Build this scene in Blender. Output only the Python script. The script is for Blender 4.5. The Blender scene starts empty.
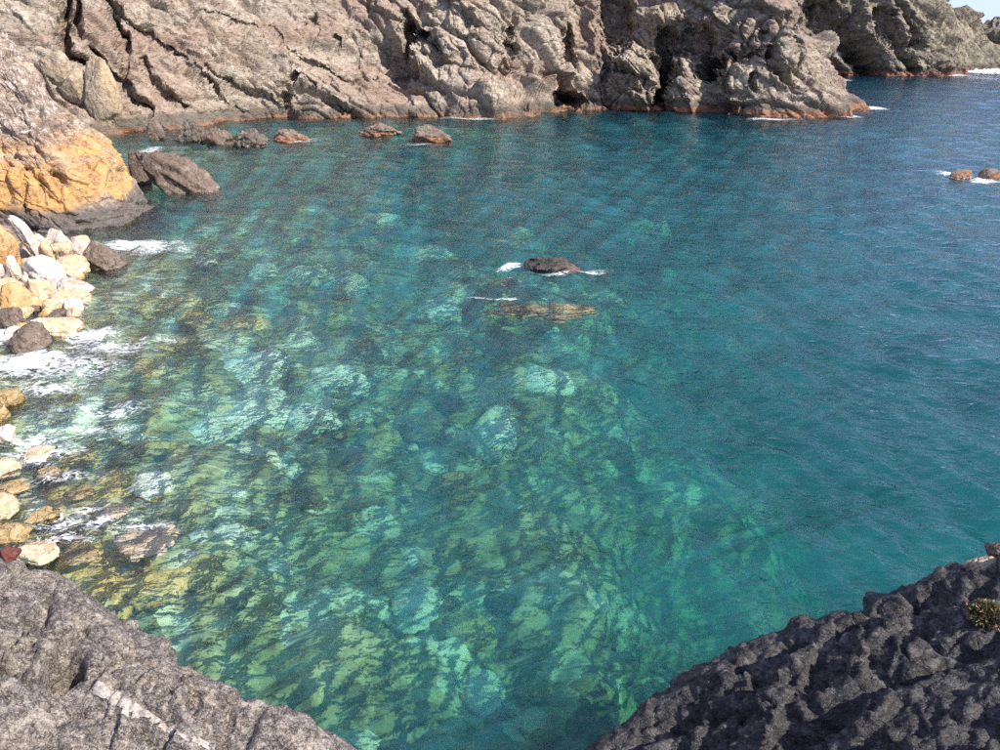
import bpy, math, random
import numpy as np
from mathutils import Vector, Matrix

# ------------------------------------------------------------------ camera, sky, sun, exposure
scene = bpy.context.scene
COL = scene.collection
FPX, PITCH, CAMH = 850.0, math.radians(22.4), 9.0          # focal length in pixels of the 1000x750 photo
cam_data = bpy.data.cameras.new('camera')
cam = bpy.data.objects.new('camera', cam_data)
COL.objects.link(cam)
cam.location = (0, 0, CAMH)
cam.rotation_euler = (math.pi / 2 - PITCH, 0, 0)
cam_data.sensor_width = 36.0
cam_data.lens = 36.0 * FPX / 1000.0
cam_data.clip_start = 0.1
cam_data.clip_end = 20000
scene.camera = cam

SUN_AZ, SUN_EL = math.radians(124), math.radians(40)       # clockwise from the view direction
world = bpy.data.worlds.new('World')
scene.world = world
world.use_nodes = True
wn = world.node_tree
wn.nodes.clear()
w_out = wn.nodes.new('ShaderNodeOutputWorld')
w_bg = wn.nodes.new('ShaderNodeBackground')
w_sky = wn.nodes.new('ShaderNodeTexSky')
w_sky.sky_type = 'NISHITA'
w_sky.sun_disc = False
w_sky.sun_elevation = SUN_EL
w_sky.sun_rotation = SUN_AZ
w_sky.air_density = 0.65
w_sky.dust_density = 0.15
w_sky.ozone_density = 6.0
w_bg.inputs['Strength'].default_value = 0.12
w_tc = wn.nodes.new('ShaderNodeTexCoord')
w_map = wn.nodes.new('ShaderNodeMapping')
w_map.inputs['Scale'].default_value = (1.0, 1.0, 3.5)
w_ns = wn.nodes.new('ShaderNodeTexNoise')
w_ns.inputs['Scale'].default_value = 3.0
w_ns.inputs['Detail'].default_value = 5
w_rg = wn.nodes.new('ShaderNodeMapRange')
w_rg.inputs['From Min'].default_value = 0.35; w_rg.inputs['From Max'].default_value = 0.65
w_rg.inputs['To Min'].default_value = 0.65; w_rg.inputs['To Max'].default_value = 0.9
w_mx = wn.nodes.new('ShaderNodeMix'); w_mx.data_type = 'RGBA'
w_mx.inputs[7].default_value = (2.8, 3.3, 5.3, 1)          # radiance of thin high cloud
wn.links.new(w_tc.outputs['Generated'], w_map.inputs['Vector'])
wn.links.new(w_map.outputs[0], w_ns.inputs['Vector'])
wn.links.new(w_ns.outputs[0], w_rg.inputs['Value'])
wn.links.new(w_rg.outputs[0], w_mx.inputs[0])
wn.links.new(w_sky.outputs[0], w_mx.inputs[6])
wn.links.new(w_mx.outputs[2], w_bg.inputs['Color'])
wn.links.new(w_bg.outputs[0], w_out.inputs['Surface'])

sun_data = bpy.data.lights.new('sun', 'SUN')
sun_data.energy = 4.8
sun_data.angle = math.radians(0.5)
sun_data.color = (1.0, 0.93, 0.83)
sun = bpy.data.objects.new('sun', sun_data)
COL.objects.link(sun)
to_sun = Vector((math.sin(SUN_AZ) * math.cos(SUN_EL), math.cos(SUN_AZ) * math.cos(SUN_EL), math.sin(SUN_EL)))
sun.rotation_euler = (-to_sun).to_track_quat('-Z', 'Y').to_euler()
sun.location = (60, -20, 60)

scene.view_settings.view_transform = 'Standard'
scene.view_settings.look = 'None'
scene.view_settings.gamma = 1.0
scene.view_settings.use_curve_mapping = False
scene.view_settings.exposure = 1.05
cy = scene.cycles
cy.use_denoising = False           # the fine ripple texture of the water is finer than the denoiser keeps
cy.max_bounces = 5
cy.diffuse_bounces = 2
cy.glossy_bounces = 2
cy.transparent_max_bounces = 8
cy.transmission_bounces = 4
cy.volume_bounces = 0
cy.sample_clamp_indirect = 0.8
cy.sample_clamp_direct = 5.0
cy.blur_glossy = 0.6
cy.use_adaptive_sampling = False
cy.use_light_tree = False

# ------------------------------------------------------------------ pixel <-> world helpers
FWD = np.array([0, math.cos(PITCH), -math.sin(PITCH)])
UPV = np.array([0, math.sin(PITCH), math.cos(PITCH)])
RGT = np.array([1.0, 0, 0])
CAMP = np.array([0, 0, CAMH])

def ground(px, py, z=0.0):
    """point at height z that the photo shows at this pixel"""
    d = FPX * FWD + (px - 500) * RGT + (375 - py) * UPV
    return CAMP + d * ((z - CAMH) / d[2])

def project(P):
    R = P - CAMP
    dep = R @ FWD
    return 500 + FPX * (R @ RGT) / dep, 375 - FPX * (R @ UPV) / dep, dep

# ------------------------------------------------------------------ vectorised noise
def _hash(ix, iy, iz, seed):
    h = (ix.astype(np.int64) * 374761393 + iy.astype(np.int64) * 668265263 + iz.astype(np.int64) * 2147483647 + seed * 974634671) & 0xffffffff
    h = ((h ^ (h >> 13)) * 1274126177) & 0xffffffff
    return (h ^ (h >> 16)) & 0xffffffff

def _r(h, k):
    h = (h * (2654435761 + 40503 * 2 * k) + 12345 * k) & 0xffffffff
    h = ((h ^ (h >> 15)) * 2246822519) & 0xffffffff
    h = h ^ (h >> 13)
    return (h & 0xffff).astype(np.float32) / 65535.0

def perlin(P, seed=0):
    P = P.astype(np.float32)
    I = np.floor(P).astype(np.int64)
    Fr = P - I
    U = Fr * Fr * Fr * (Fr * (Fr * 6 - 15) + 10)
    out = 0
    for dx in (0, 1):
        wx = U[:, 0] if dx else 1 - U[:, 0]
        for dy in (0, 1):
            wy = U[:, 1] if dy else 1 - U[:, 1]
            for dz in (0, 1):
                wz = U[:, 2] if dz else 1 - U[:, 2]
                h = _hash(I[:, 0] + dx, I[:, 1] + dy, I[:, 2] + dz, seed)
                g = ((_r(h, 1) * 2 - 1) * (Fr[:, 0] - dx) + (_r(h, 2) * 2 - 1) * (Fr[:, 1] - dy) + (_r(h, 3) * 2 - 1) * (Fr[:, 2] - dz))
                out = out + wx * wy * wz * g
    return out * 1.3

def fbm(P, octaves=4, seed=0, gain=0.5, ridged=False):
    a, s, tot = 1.0, 0, np.zeros(len(P), np.float32)
    for o in range(octaves):
        n = perlin(P * (2.03 ** o) + 17.3 * o, seed + o)
        if ridged:
            n = 0.6 - 2 * np.abs(n)
        tot += a * n
        s += a
        a *= gain
    return tot / s

def facets(P, seed=0, tilt=1.0, crack=0.0, crack_w=0.08, off=1.0, sharp=34.0):
    """broken-block noise: every Voronoi cell is a randomly tilted, offset plane, with cracks between cells"""
    P = P.astype(np.float32)
    n = len(P)
    res = np.empty(n, np.float32)
    CH = 200000
    for c0 in range(0, n, CH):
        p = P[c0:c0 + CH]
        I = np.floor(p).astype(np.int64)
        f1 = np.full(len(p), 1e9, np.float32)
        f2 = f1.copy()
        val = np.zeros(len(p), np.float32)
        wsum = np.full(len(p), 1e-20, np.float32)
        for dx in (-1, 0, 1):
            for dy in (-1, 0, 1):
                for dz in (-1, 0, 1):
                    cx, cyy, cz = I[:, 0] + dx, I[:, 1] + dy, I[:, 2] + dz
                    h = _hash(cx, cyy, cz, seed)
                    ox = p[:, 0] - (cx + 0.1 + 0.8 * _r(h, 1))
                    oy = p[:, 1] - (cyy + 0.1 + 0.8 * _r(h, 2))
                    oz = p[:, 2] - (cz + 0.1 + 0.8 * _r(h, 3))
                    d = np.sqrt(ox * ox + oy * oy + oz * oz)
                    f2 = np.where(d < f1, f1, np.minimum(f2, d))
                    f1 = np.minimum(f1, d)
                    nr = np.nonzero(d < 1.3)[0]
                    hn = h[nr]
                    w = np.exp(-sharp * (d[nr] - 0.4))
                    val[nr] += w * (off * (_r(hn, 4) - 0.5) + tilt * ((_r(hn, 5) - 0.5) * ox[nr] + (_r(hn, 6) - 0.5) * oy[nr] + (_r(hn, 7) - 0.5) * oz[nr]) * 2)
                    wsum[nr] += w
        val = val / wsum
        if crack:
            val = val - crack * np.exp(-((f2 - f1) / crack_w) ** 2)
        res[c0:c0 + CH] = val
    return res

def rotm(ax, deg):
    return np.array(Matrix.Rotation(math.radians(deg), 3, ax))

def smooth01(x):
    x = np.clip(x, 0, 1)
    return x * x * (3 - 2 * x)

# ------------------------------------------------------------------ mesh helpers
def mesh_object(name, V, Fq, mat, smooth=True, parent=None, loc=None):
    me = bpy.data.meshes.new(name)
    V = np.ascontiguousarray(V, np.float32)
    Fq = np.ascontiguousarray(Fq, np.int32)
    k = Fq.shape[1]
    me.vertices.add(len(V))
    me.vertices.foreach_set('co', V.ravel())
    me.loops.add(Fq.size)
    me.loops.foreach_set('vertex_index', Fq.ravel())
    me.polygons.add(len(Fq))
    me.polygons.foreach_set('loop_start', np.arange(0, Fq.size, k, dtype=np.int32))
    me.polygons.foreach_set('use_smooth', np.full(len(Fq), smooth))
    me.update(calc_edges=True)
    me.validate()
    if mat:
        me.materials.append(mat)
    o = bpy.data.objects.new(name, me)
    if loc is not None:
        o.location = loc
    COL.objects.link(o)
    if parent:
        o.parent = parent
    return o

def grid_faces(nu, nv):
    a = (np.arange(nu - 1)[:, None] * nv + np.arange(nv - 1)[None, :]).ravel()
    return np.stack([a, a + nv, a + nv + 1, a + 1], 1)

def tag(o, label=None, cat=None, group=None, kind=None):
    if label: o['label'] = label
    if cat: o['category'] = cat
    if group: o['group'] = group
    if kind: o['kind'] = kind
    return o

# ------------------------------------------------------------------ materials
def new_mat(name):
    m = bpy.data.materials.new(name)
    m.use_nodes = True
    m.node_tree.nodes.clear()
    return m, m.node_tree.nodes, m.node_tree.links

class NT:
    def __init__(s, m): s.n, s.l = m.node_tree.nodes, m.node_tree.links
    def node(s, t, **kw):
        x = s.n.new(t)
        for k, v in kw.items(): setattr(x, k, v)
        return x
    def set(s, sock, v):
        if isinstance(v, bpy.types.NodeSocket): s.l.new(v, sock)
        else: sock.default_value = v
    def noise(s, vec, scale, detail=6, rough=0.6, dist=0.0, ntype=None):
        x = s.node('ShaderNodeTexNoise')
        s.l.new(vec, x.inputs['Vector'])
        x.inputs['Scale'].default_value = scale
        x.inputs['Detail'].default_value = detail
        x.inputs['Roughness'].default_value = rough
        x.inputs['Distortion'].default_value = dist
        return x.outputs[0]
    def voro(s, vec, scale, feature='F1', rnd=1.0):
        x = s.node('ShaderNodeTexVoronoi', feature=feature)
        s.l.new(vec, x.inputs['Vector'])
        x.inputs['Scale'].default_value = scale
        x.inputs['Randomness'].default_value = rnd
        return x.outputs[0]
    def math(s, op, a, b=0.0, c=0.0, clamp=False):
        x = s.node('ShaderNodeMath', operation=op, use_clamp=clamp)
        s.set(x.inputs[0], a); s.set(x.inputs[1], b); s.set(x.inputs[2], c)
        return x.outputs[0]
    def ramp(s, f, a, b, lo=0.0, hi=1.0):
        x = s.node('ShaderNodeMapRange', interpolation_type='SMOOTHSTEP')
        s.set(x.inputs['Value'], f)
        x.inputs['From Min'].default_value = a; x.inputs['From Max'].default_value = b
        x.inputs['To Min'].default_value = lo; x.inputs['To Max'].default_value = hi
        return x.outputs[0]
    def mix(s, f, a, b, blend='MIX'):
        x = s.node('ShaderNodeMix', data_type='RGBA', blend_type=blend)
        s.set(x.inputs[0], f)
        for i, v in ((6, a), (7, b)):
            if isinstance(v, tuple) and len(v) == 3: v = v + (1.0,)
            s.set(x.inputs[i], v)
        return x.outputs[2]
    def mapping(s, vec, scale=(1, 1, 1), rot=(0, 0, 0)):
        x = s.node('ShaderNodeMapping')
        s.l.new(vec, x.inputs['Vector'])
        x.inputs['Scale'].default_value = scale
        x.inputs['Rotation'].default_value = rot
        return x.outputs[0]

def rock_material(name, base, alt, pale, dark, grain=1.0, strata=(0, 0, 0), strata_scale=(1, 1, 1), pale_amt=0.5,
                  dark_amt=0.5, stain=None, stain_amt=0.5, band=None, rough=0.85, bump=0.06, speck=0.0, veins=0.0,
                  band_top=0.7, wet=None, wet_top=1.2, lichen=None, lichen_amt=0.5, wcoord=False, zone=None, cracks=0.0):
    """grain: size in metres of the main mottling"""
    m, nodes, links = new_mat(name)
    t = NT(m)
    geo = t.node('ShaderNodeNewGeometry')
    if wcoord:
        pos = geo.outputs['Position']
    else:
        pos = t.node('ShaderNodeTexCoord').outputs['Object']
    sp = t.mapping(pos, strata_scale, tuple(math.radians(a) for a in strata))
    g = 1.0 / grain
    n1 = t.noise(sp, 0.35 * g, 5, 0.65, 0.4)
    n2 = t.noise(sp, 1.1 * g, 6, 0.7, 0.3)
    n3 = t.noise(pos, 4.0 * g, 4, 0.7)
    n4 = t.noise(sp, 0.16 * g, 3, 0.6, 0.8)
    c = t.mix(t.ramp(n1, 0.40, 0.62), base, alt)
    c = t.mix(t.math('MULTIPLY', t.ramp(n2, 0.50, 0.64), pale_amt), c, pale)
    c = t.mix(t.math('MULTIPLY', t.ramp(n3, 0.50, 0.40), dark_amt), c, dark)
    if stain:
        c = t.mix(t.math('MULTIPLY', t.ramp(n4, 0.46, 0.60), stain_amt), c, stain)
    if lichen:
        n5 = t.noise(pos, 0.5 * g, 7, 0.75)
        c = t.mix(t.math('MULTIPLY', t.ramp(n5, 0.52, 0.64), lichen_amt), c, lichen)
    if veins:
        n6 = t.noise(t.mapping(pos, (1, 1, 1), (0.5, 0.3, 0.7)), 0.8 * g, 5, 0.6, 1.0)
        v = t.math('ABSOLUTE', t.math('SUBTRACT', n6, 0.5))
        c = t.mix(t.math('MULTIPLY', t.ramp(v, 0.02, 0.004), veins), c, (0.62, 0.58, 0.53))
    if cracks:                                # dark crack lines drawn into the colour, plus dark and pale blotches
        for sc_, wd_ in ((1.3, 0.05), (3.6, 0.07)):
            e = t.voro(t.mapping(sp, (1, 1, 1), (0.3, 0.2, sc_)), sc_ * g, 'DISTANCE_TO_EDGE')
            e = t.math('ADD', e, t.math('MULTIPLY', t.math('SUBTRACT', n2, 0.5), 0.35))
            c = t.mix(t.math('MULTIPLY', t.ramp(e, wd_, 0.0), cracks), c, dark)
        blot = t.noise(pos, 1.7 * g, 6, 0.75, 0.5)
        c = t.mix(t.math('MULTIPLY', t.ramp(blot, 0.53, 0.60), cracks), c, tuple(x * 1.6 for x in dark))
        c = t.mix(t.math('MULTIPLY', t.ramp(blot, 0.44, 0.38), cracks * 0.6), c, pale)
    if speck:
        n7 = t.noise(pos, 14 * g, 3, 0.6)
        c = t.mix(t.math('MULTIPLY', t.ramp(n7, 0.56, 0.62), speck), c, pale)
    sep = t.node('ShaderNodeSeparateXYZ')
    t.l.new(geo.outputs['Position'], sep.inputs[0])
    zed = t.math('ADD', sep.outputs['Z'], t.math('MULTIPLY', t.math('SUBTRACT', t.noise(geo.outputs['Position'], 0.45, 5, 0.65), 0.5), 1.3))
    rgh = rough
    if zone:                                  # colour, z from, z to: a stained belt of the rock itself
        zn = t.math('ADD', t.math('ADD', sep.outputs['Z'], t.math('MULTIPLY', t.math('SUBTRACT', n4, 0.5), 5.0)), t.math('MULTIPLY', t.math('SUBTRACT', n1, 0.5), 4.0))
        fz = t.math('MULTIPLY', t.ramp(zn, zone[1] - 0.5, zone[1] + 0.5), t.ramp(zn, zone[2] + 1.3, zone[2] - 0.9))
        fz = t.math('MULTIPLY', t.math('MULTIPLY', fz, t.ramp(n2, 0.34, 0.52, 0.35, 1.0)), t.ramp(n1, 0.34, 0.52, 0.4, 1.0))
        zc = t.mix(t.ramp(n2, 0.42, 0.66), zone[0], tuple(min(0.8, x * 1.35) for x in zone[0]))
        zc = t.mix(t.math('MULTIPLY', t.ramp(n3, 0.48, 0.36), 0.5), zc, tuple(x * 0.45 for x in zone[0]))
        c = t.mix(fz, c, zc)
    if wet:
        fw = t.ramp(zed, wet_top + 0.35, wet_top - 0.25)
        c = t.mix(t.math('MULTIPLY', fw, 0.85), c, wet)
    if band:
        fb = t.ramp(zed, band_top + 0.12, band_top - 0.12)
        c2 = t.mix(t.ramp(n3, 0.40, 0.62), band, tuple(x * 1.7 for x in band))
        c = t.mix(t.math('MULTIPLY', fb, t.ramp(n2, 0.36, 0.52, 0.35, 0.95)), c, c2)
    hgt = t.math('MULTIPLY', t.noise(sp, 2.4 * g, 5, 0.72, 0.2), 1.0)
    vc = t.voro(sp, 2.2 * g, 'DISTANCE_TO_EDGE')
    hgt = t.math('ADD', hgt, t.math('MULTIPLY', t.ramp(vc, 0.0, 0.06), 0.12))
    b = t.node('ShaderNodeBump')
    b.inputs['Strength'].default_value = 1.0
    b.inputs['Distance'].default_value = bump * grain * 4
    t.l.new(hgt, b.inputs['Height'])
    p = t.node('ShaderNodeBsdfPrincipled')
    t.set(p.inputs['Base Color'], c)
    t.set(p.inputs['Roughness'], rgh)
    p.inputs['Specular IOR Level'].default_value = 0.3
    t.l.new(b.outputs[0], p.inputs['Normal'])
    o = t.node('ShaderNodeOutputMaterial')
    t.l.new(p.outputs[0], o.inputs['Surface'])
    return m

M_cliff = rock_material('tan_cliff_rock', (0.32, 0.265, 0.205), (0.25, 0.205, 0.16), (0.52, 0.46, 0.375), (0.085, 0.07, 0.058),
                        grain=1.6, strata=(0, 32, 0), strata_scale=(0.45, 1, 1.5), pale_amt=0.5, dark_amt=0.65,
                        stain=(0.22, 0.14, 0.105), stain_amt=0.55, band=(0.16, 0.085, 0.05), band_top=0.30,
                        wet=(0.10, 0.085, 0.07), wet_top=1.1, bump=0.05, wcoord=True)
M_head = rock_material('brown_headland_rock', (0.25, 0.205, 0.155), (0.20, 0.16, 0.125), (0.44, 0.39, 0.31), (0.055, 0.045, 0.038),
                       grain=1.6, strata=(0, 60, 10), strata_scale=(0.6, 1, 1.3), pale_amt=0.7, dark_amt=0.75,
                       stain=(0.20, 0.13, 0.11), stain_amt=0.5, band=(0.17, 0.08, 0.048), band_top=0.6,
                       wet=(0.09, 0.075, 0.06), wet_top=1.2, lichen=(0.30, 0.28, 0.16), lichen_amt=0.35, bump=0.05, wcoord=True)
M_far = rock_material('lichened_far_rock', (0.20, 0.17, 0.13), (0.16, 0.135, 0.105), (0.34, 0.31, 0.22), (0.045, 0.038, 0.032),
                      grain=2.6, strata=(0, 45, 10), strata_scale=(0.6, 1, 1.3), pale_amt=0.45, dark_amt=0.6,
                      lichen=(0.27, 0.26, 0.14), lichen_amt=0.4, band=(0.16, 0.07, 0.045), band_top=0.7,
                      wet=(0.08, 0.065, 0.055), wet_top=1.5, bump=0.05, wcoord=True)

# ------------------------------------------------------------------ sculpting in plan + height
def seg_dist(px, py, poly):
    """distance to a polyline and side (positive = below/right of it while walking along it)"""
    best = np.full(px.shape, 1e9, np.float32)
    side = np.zeros(px.shape, np.float32)
    for (x0, y0), (x1, y1) in zip(poly[:-1], poly[1:]):
        dx, dy = x1 - x0, y1 - y0
        L = dx * dx + dy * dy + 1e-9
        t = np.clip(((px - x0) * dx + (py - y0) * dy) / L, 0, 1)
        d = np.hypot(px - x0 - t * dx, py - y0 - t * dy)
        s = np.sign(dx * (py - y0) - dy * (px - x0))
        nb = d < best
        best = np.where(nb, d, best)
        side = np.where(nb, s, side)
    return best, side

def feature_field(V, feats, wob_seed=0, wob=3.0, wob_scale=0.5):
    px, py, dep = project(V)
    n = fbm(V * wob_scale, 5, wob_seed + 50, 0.62) * 1.5
    n2 = fbm(V * wob_scale + 31.7, 5, wob_seed + 60, 0.62) * 1.5
    px = px + n * wob * 2
    py = py + n2 * wob * 2
    D = np.zeros(len(V), np.float32)
    for f in feats:
        k = f[0]
        if k == 'crack':                      # poly, half width px, depth m
            d, s = seg_dist(px, py, f[1])
            D -= f[3] * np.exp(-(d / f[2]) ** 2)
        elif k == 'ridge':
            d, s = seg_dist(px, py, f[1])
            D += f[3] * np.exp(-(d / f[2]) ** 2)
        elif k == 'step':                     # poly, falloff px, height m: lower side stands proud at the line
            d, s = seg_dist(px, py, f[1])
            D += f[3] * smooth01((s * d + 1.5) / 3.0) * np.exp(-np.maximum(d, 0) / f[2])
        elif k == 'hole':                     # cx, cy, rx, ry, rot, depth
            cx, cyy, rx, ry, rot, depth = f[1:]
            a = math.radians(rot)
            ex = ((px - cx) * math.cos(a) + (py - cyy) * math.sin(a)) / rx
            ey = (-(px - cx) * math.sin(a) + (py - cyy) * math.cos(a)) / ry
            r = np.sqrt(ex * ex + ey * ey)
            D -= depth * smooth01((1.15 - r) / 0.5)
    return D

def resample(pts, n):
    pts = np.array(pts, float)
    seg = np.linalg.norm(np.diff(pts[:, :2], axis=0), axis=1)
    s = np.concatenate([[0], np.cumsum(seg)])
    u = np.linspace(0, s[-1], n)
    return np.stack([np.interp(u, s, pts[:, k]) for k in range(pts.shape[1])], 1), u

def box_smooth(A, k, axis=0):
    if k < 2: return A
    pad = [(0, 0)] * A.ndim
    pad[axis] = (k, k)
    B = np.pad(A, pad, mode='edge')
    c = np.cumsum(B, axis=axis)
    n = A.shape[axis]
    sl = lambda a, b: tuple(slice(a, b) if i == axis else slice(None) for i in range(A.ndim))
    out = (c[sl(2 * k, None)] - c[sl(0, -2 * k)]) / (2 * k)
    return out[sl(0, n)]

def grid_normals(G):
    du = np.gradient(G, axis=0)
    dv = np.gradient(G, axis=1)
    N = np.cross(du, dv)
    return N / (np.linalg.norm(N, axis=2, keepdims=True) + 1e-9)

def cliff(name, ctrl, mat, du, nz, feats=(), dips=None, seed=0, amps=(0.9, 0.4, 0.16), scales=(4.0, 1.5, 0.6),
          fb=(0.7, 3.0), z0=-6.0, smooth_u=2.0, plateau=30.0, rise=0.25, wob=3.0, shade_smooth=False, dirs_flip=1):
    """ctrl rows: x, y, inland_x, inland_y, cot_low, z_break, cot_high, height"""
    ctrl = np.array(ctrl, float)
    L = np.linalg.norm(np.diff(ctrl[:, :2], axis=0), axis=1).sum()
    nu = int(L / du)
    C, u = resample(ctrl, nu)
    k = max(1, int(smooth_u / du))
    C = box_smooth(C, k)
    C[:, 2:4] /= np.linalg.norm(C[:, 2:4], axis=1, keepdims=True)
    fr = np.concatenate([np.linspace(z0, -0.6, 14)[:-1], np.zeros(0)])
    npl = 14
    G = np.zeros((nu, 13 + nz + npl, 3))
    tt = np.linspace(0, 1, nz)
    for j in range(G.shape[1]):
        if j < 13:
            z = np.full(nu, fr[j])
            sb = z * 0.8
        elif j < 13 + nz:
            z = -0.6 + tt[j - 13] * (C[:, 7] + 0.6)
            lo = np.minimum(z, C[:, 5])
            hi = np.maximum(z - C[:, 5], 0)
            sb = lo * C[:, 4] + hi * C[:, 6]
        else:
            q = (j - 12 - nz) / npl
            z = C[:, 7] + plateau * rise * q
            sb = np.minimum(C[:, 7], C[:, 5]) * C[:, 4] + np.maximum(C[:, 7] - C[:, 5], 0) * C[:, 6] + plateau * q
        G[:, j, 0] = C[:, 0] + C[:, 2] * sb
        G[:, j, 1] = C[:, 1] + C[:, 3] * sb
        G[:, j, 2] = z
    N = grid_normals(G)
    inland = np.zeros_like(G)
    inland[:, :, :2] = C[:, None, 2:4]
    flip = np.sign((N * inland).sum(2).mean())
    N = -N * flip                                            # outward
    V = G.reshape(-1, 3)
    Nf = N.reshape(-1, 3)
    inf = inland.reshape(-1, 3)
    if feats:
        D = feature_field(V, feats, seed, wob)
        V = V - inf * (-D)[:, None] * 1.0 if False else V - inf * D[:, None]
    R = dips if dips is not None else np.eye(3)
    Q = V @ R.T
    # vary how blocky the face is from place to place
    mod = 0.40 + 1.2 * np.clip(fbm(V / 9.0, 2, seed + 9) + 0.3, 0, 1)
    d = fb[0] * fbm(V / fb[1], 4, seed + 1)
    for i, (a, s) in enumerate(zip(amps, scales)):
        jit = fbm(V / s * 0.8, 2, seed + 20 + i)[:, None] * 0.35
        d = d + a * mod * facets(Q / s + jit, seed + 3 + i, 1.0, 0.5, 0.07)
    d = d + 0.05 * scales[-1] * fbm(Q / (scales[-1] * 0.8), 3, seed + 30, 0.6, True)
    V = V + Nf * d[:, None]
    return mesh_object(name, V, grid_faces(nu, G.shape[1]), mat, shade_smooth)

def gp(px, py): return tuple(ground(px, py)[:2])

# --- the cliff round the back of the cove, and its headland
def row(px, py, ix, iy, cl, zb, ch, h): return gp(px, py) + (ix, iy, cl, zb, ch, h)
MAIN = [
    (-70, 40, -0.9, 0.4, 0.5, 6, 0.5, 22),
    (-62, 70, -0.6, 0.8, 0.6, 6, 0.6, 22),
    row(60, 140, -0.3, 0.95, 0.7, 4, 0.7, 22),
    row(150, 131, -0.2, 0.98, 0.8, 4, 0.8, 22),
    row(205, 126, -0.05, 1, 0.7, 5, 0.9, 22),
    row(250, 121, 0.0, 1, 0.5, 4, 1.0, 22),
    row(330, 117, 0.0, 1, 0.6, 4, 1.0, 22),
    row(400, 116, 0.0, 1, 0.8, 5, 0.6, 22),
    row(450, 119, 0.05, 1, 1.1, 5, 0.35, 22),
    row(500, 119, 0.0, 1, 1.3, 4, 0.35, 22),
    row(551, 115.5, -0.3, 0.95, 1.5, 3, 0.3, 22),
    row(562, 109.5, -0.1, 1, 0.4, 3, 0.25, 22),
    row(590, 107.5, 0.0, 1, 0.25, 6, 0.2, 22),
    row(615, 108, 0.05, 1, 0.25, 6, 0.3, 22),
    row(640, 109, 0.1, 1, 0.3, 6, 0.5, 22),
    row(662, 110, 0.1, 1, 0.4, 6, 0.4, 22),
    row(700, 112.5, 0.05, 1, 0.7, 2, 0.45, 21),
    row(740, 116, 0.0, 1, 0.6, 3, 0.5, 20),
    row(790, 118.5, -0.1, 1, 0.7, 3, 0.45, 18.5),
    row(835, 117, -0.35, 0.9, 0.9, 4, 0.5, 16.5),
    row(862, 112, -0.75, 0.65, 1.2, 4, 0.8, 15),
    row(871, 106, -1.0, 0.1, 1.25, 4.5, 0.85, 15),
    row(866, 101, -1.0, -0.1, 1.3, 4.5, 0.9, 15),
    (34, 120, -1.0, 0.0, 1.2, 4.5, 0.8, 16),
    (20, 145, -1.0, 0.0, 0.8, 4.5, 0.5, 20),
]
MAIN_F = [
    ('step', [(195, -20), (225, 5), (265, 30), (305, 55), (345, 76), (380, 92)], 45, 1.3),
    ('crack', [(205, 0), (250, 25), (290, 45), (320, 60), (345, 76)], 3, 1.2),
    ('crack', [(62, -10), (66, 20), (64, 55), (85, 60)], 6, 3.2),
    ('crack', [(75, -5), (82, 25), (95, 50), (112, 72), (122, 85)], 4, 2.2),
    ('crack', [(112, 15), (125, 35), (126, 75), (132, 95), (150, 110)], 4.5, 2.4),
    ('crack', [(95, -5), (120, 10), (140, 28), (170, 47)], 4, 1.8),
    ('crack', [(145, 58), (160, 80), (185, 100)], 3, 1.1),
    ('crack', [(170, 47), (200, 75), (225, 92), (250, 110)], 2.5, 0.9),
    ('crack', [(205, 68), (245, 85), (275, 100), (300, 112)], 3, 1.0),
    ('crack', [(300, 75), (330, 100), (350, 112)], 3, 0.8),
    ('hole', 296, 76, 5, 4, 0, 1.6),
    ('hole', 336, 42, 5, 4, 0, 1.5),
    ('hole', 312, 30, 7, 12, 0, 1.2),
    ('hole', 288, 95, 5, 9, 10, 1.0),
    ('hole', 408, 36, 6, 14, 5, 4.5), ('hole', 420, 34, 6, 8, 40, 2.5), ('crack', [(404, 14), (416, 28), (436, 52)], 4, 2.0),
    ('step', [(385, 70), (420, 62), (465, 70), (510, 90), (556, 112)], 50, 1.2),
    ('hole', 516, 30, 7, 6, 0, 1.6), ('hole', 514, 48, 8, 9, 10, 1.8), ('hole', 508, 68, 9, 9, 0, 1.5), ('hole', 525, 70, 7, 6, 0, 1.2),
    ('hole', 562, 40, 7, 16, 5, 2.2), ('hole', 564, 62, 8, 13, 5, 2.0),
    ('hole', 566, 100, 13, 9, 0, 3.5), ('crack', [(552, 80), (560, 92), (575, 108)], 5, 2.0),
    ('crack', [(598, -10), (600, 30), (604, 60), (608, 105)], 5, 1.8),
    ('hole', 618, 10, 16, 48, 0, 5.0),
    ('ridge', [(596, -20), (592, 20), (596, 45)], 8, 1.6),
    ('ridge', [(625, 60), (655, 75), (650, 95)], 12, 2.6),
    ('hole', 668, 42, 13, 19, -15, 3.6), ('hole', 697, 40, 19, 16, 10, 2.8), ('hole', 666, 82, 7, 30, 8, 6.0), ('hole', 706, 68, 10, 14, 30, 3.0), ('crack', [(655, 60), (664, 85), (664, 110)], 6, 3.0),
    ('ridge', [(660, 15), (690, 12), (715, 28)], 8, 1.6),
    ('ridge', [(684, 62), (690, 75), (676, 88)], 6, 1.4),
    ('ridge', [(672, 97), (700, 92), (730, 104)], 7, 1.4),
    ('crack', [(730, 52), (745, 60), (757, 54)], 4, 1.8), ('hole', 722, 70, 5, 14, -10, 1.6), ('hole', 772, 58, 6, 10, 0, 1.8), ('hole', 758, 82, 5, 10, -10, 1.5),
    ('crack', [(772, 60), (780, 75), (795, 92)], 5, 1.8),
    ('hole', 762, 34, 6, 6, 0, 1.0), ('crack', [(745, 20), (746, 40), (735, 60), (728, 90)], 3, 0.8),
    ('crack', [(800, 40), (810, 65), (825, 95)], 3, 0.8), ('crack', [(785, 15), (790, 45), (800, 75)], 3, 0.7),
]
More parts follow.
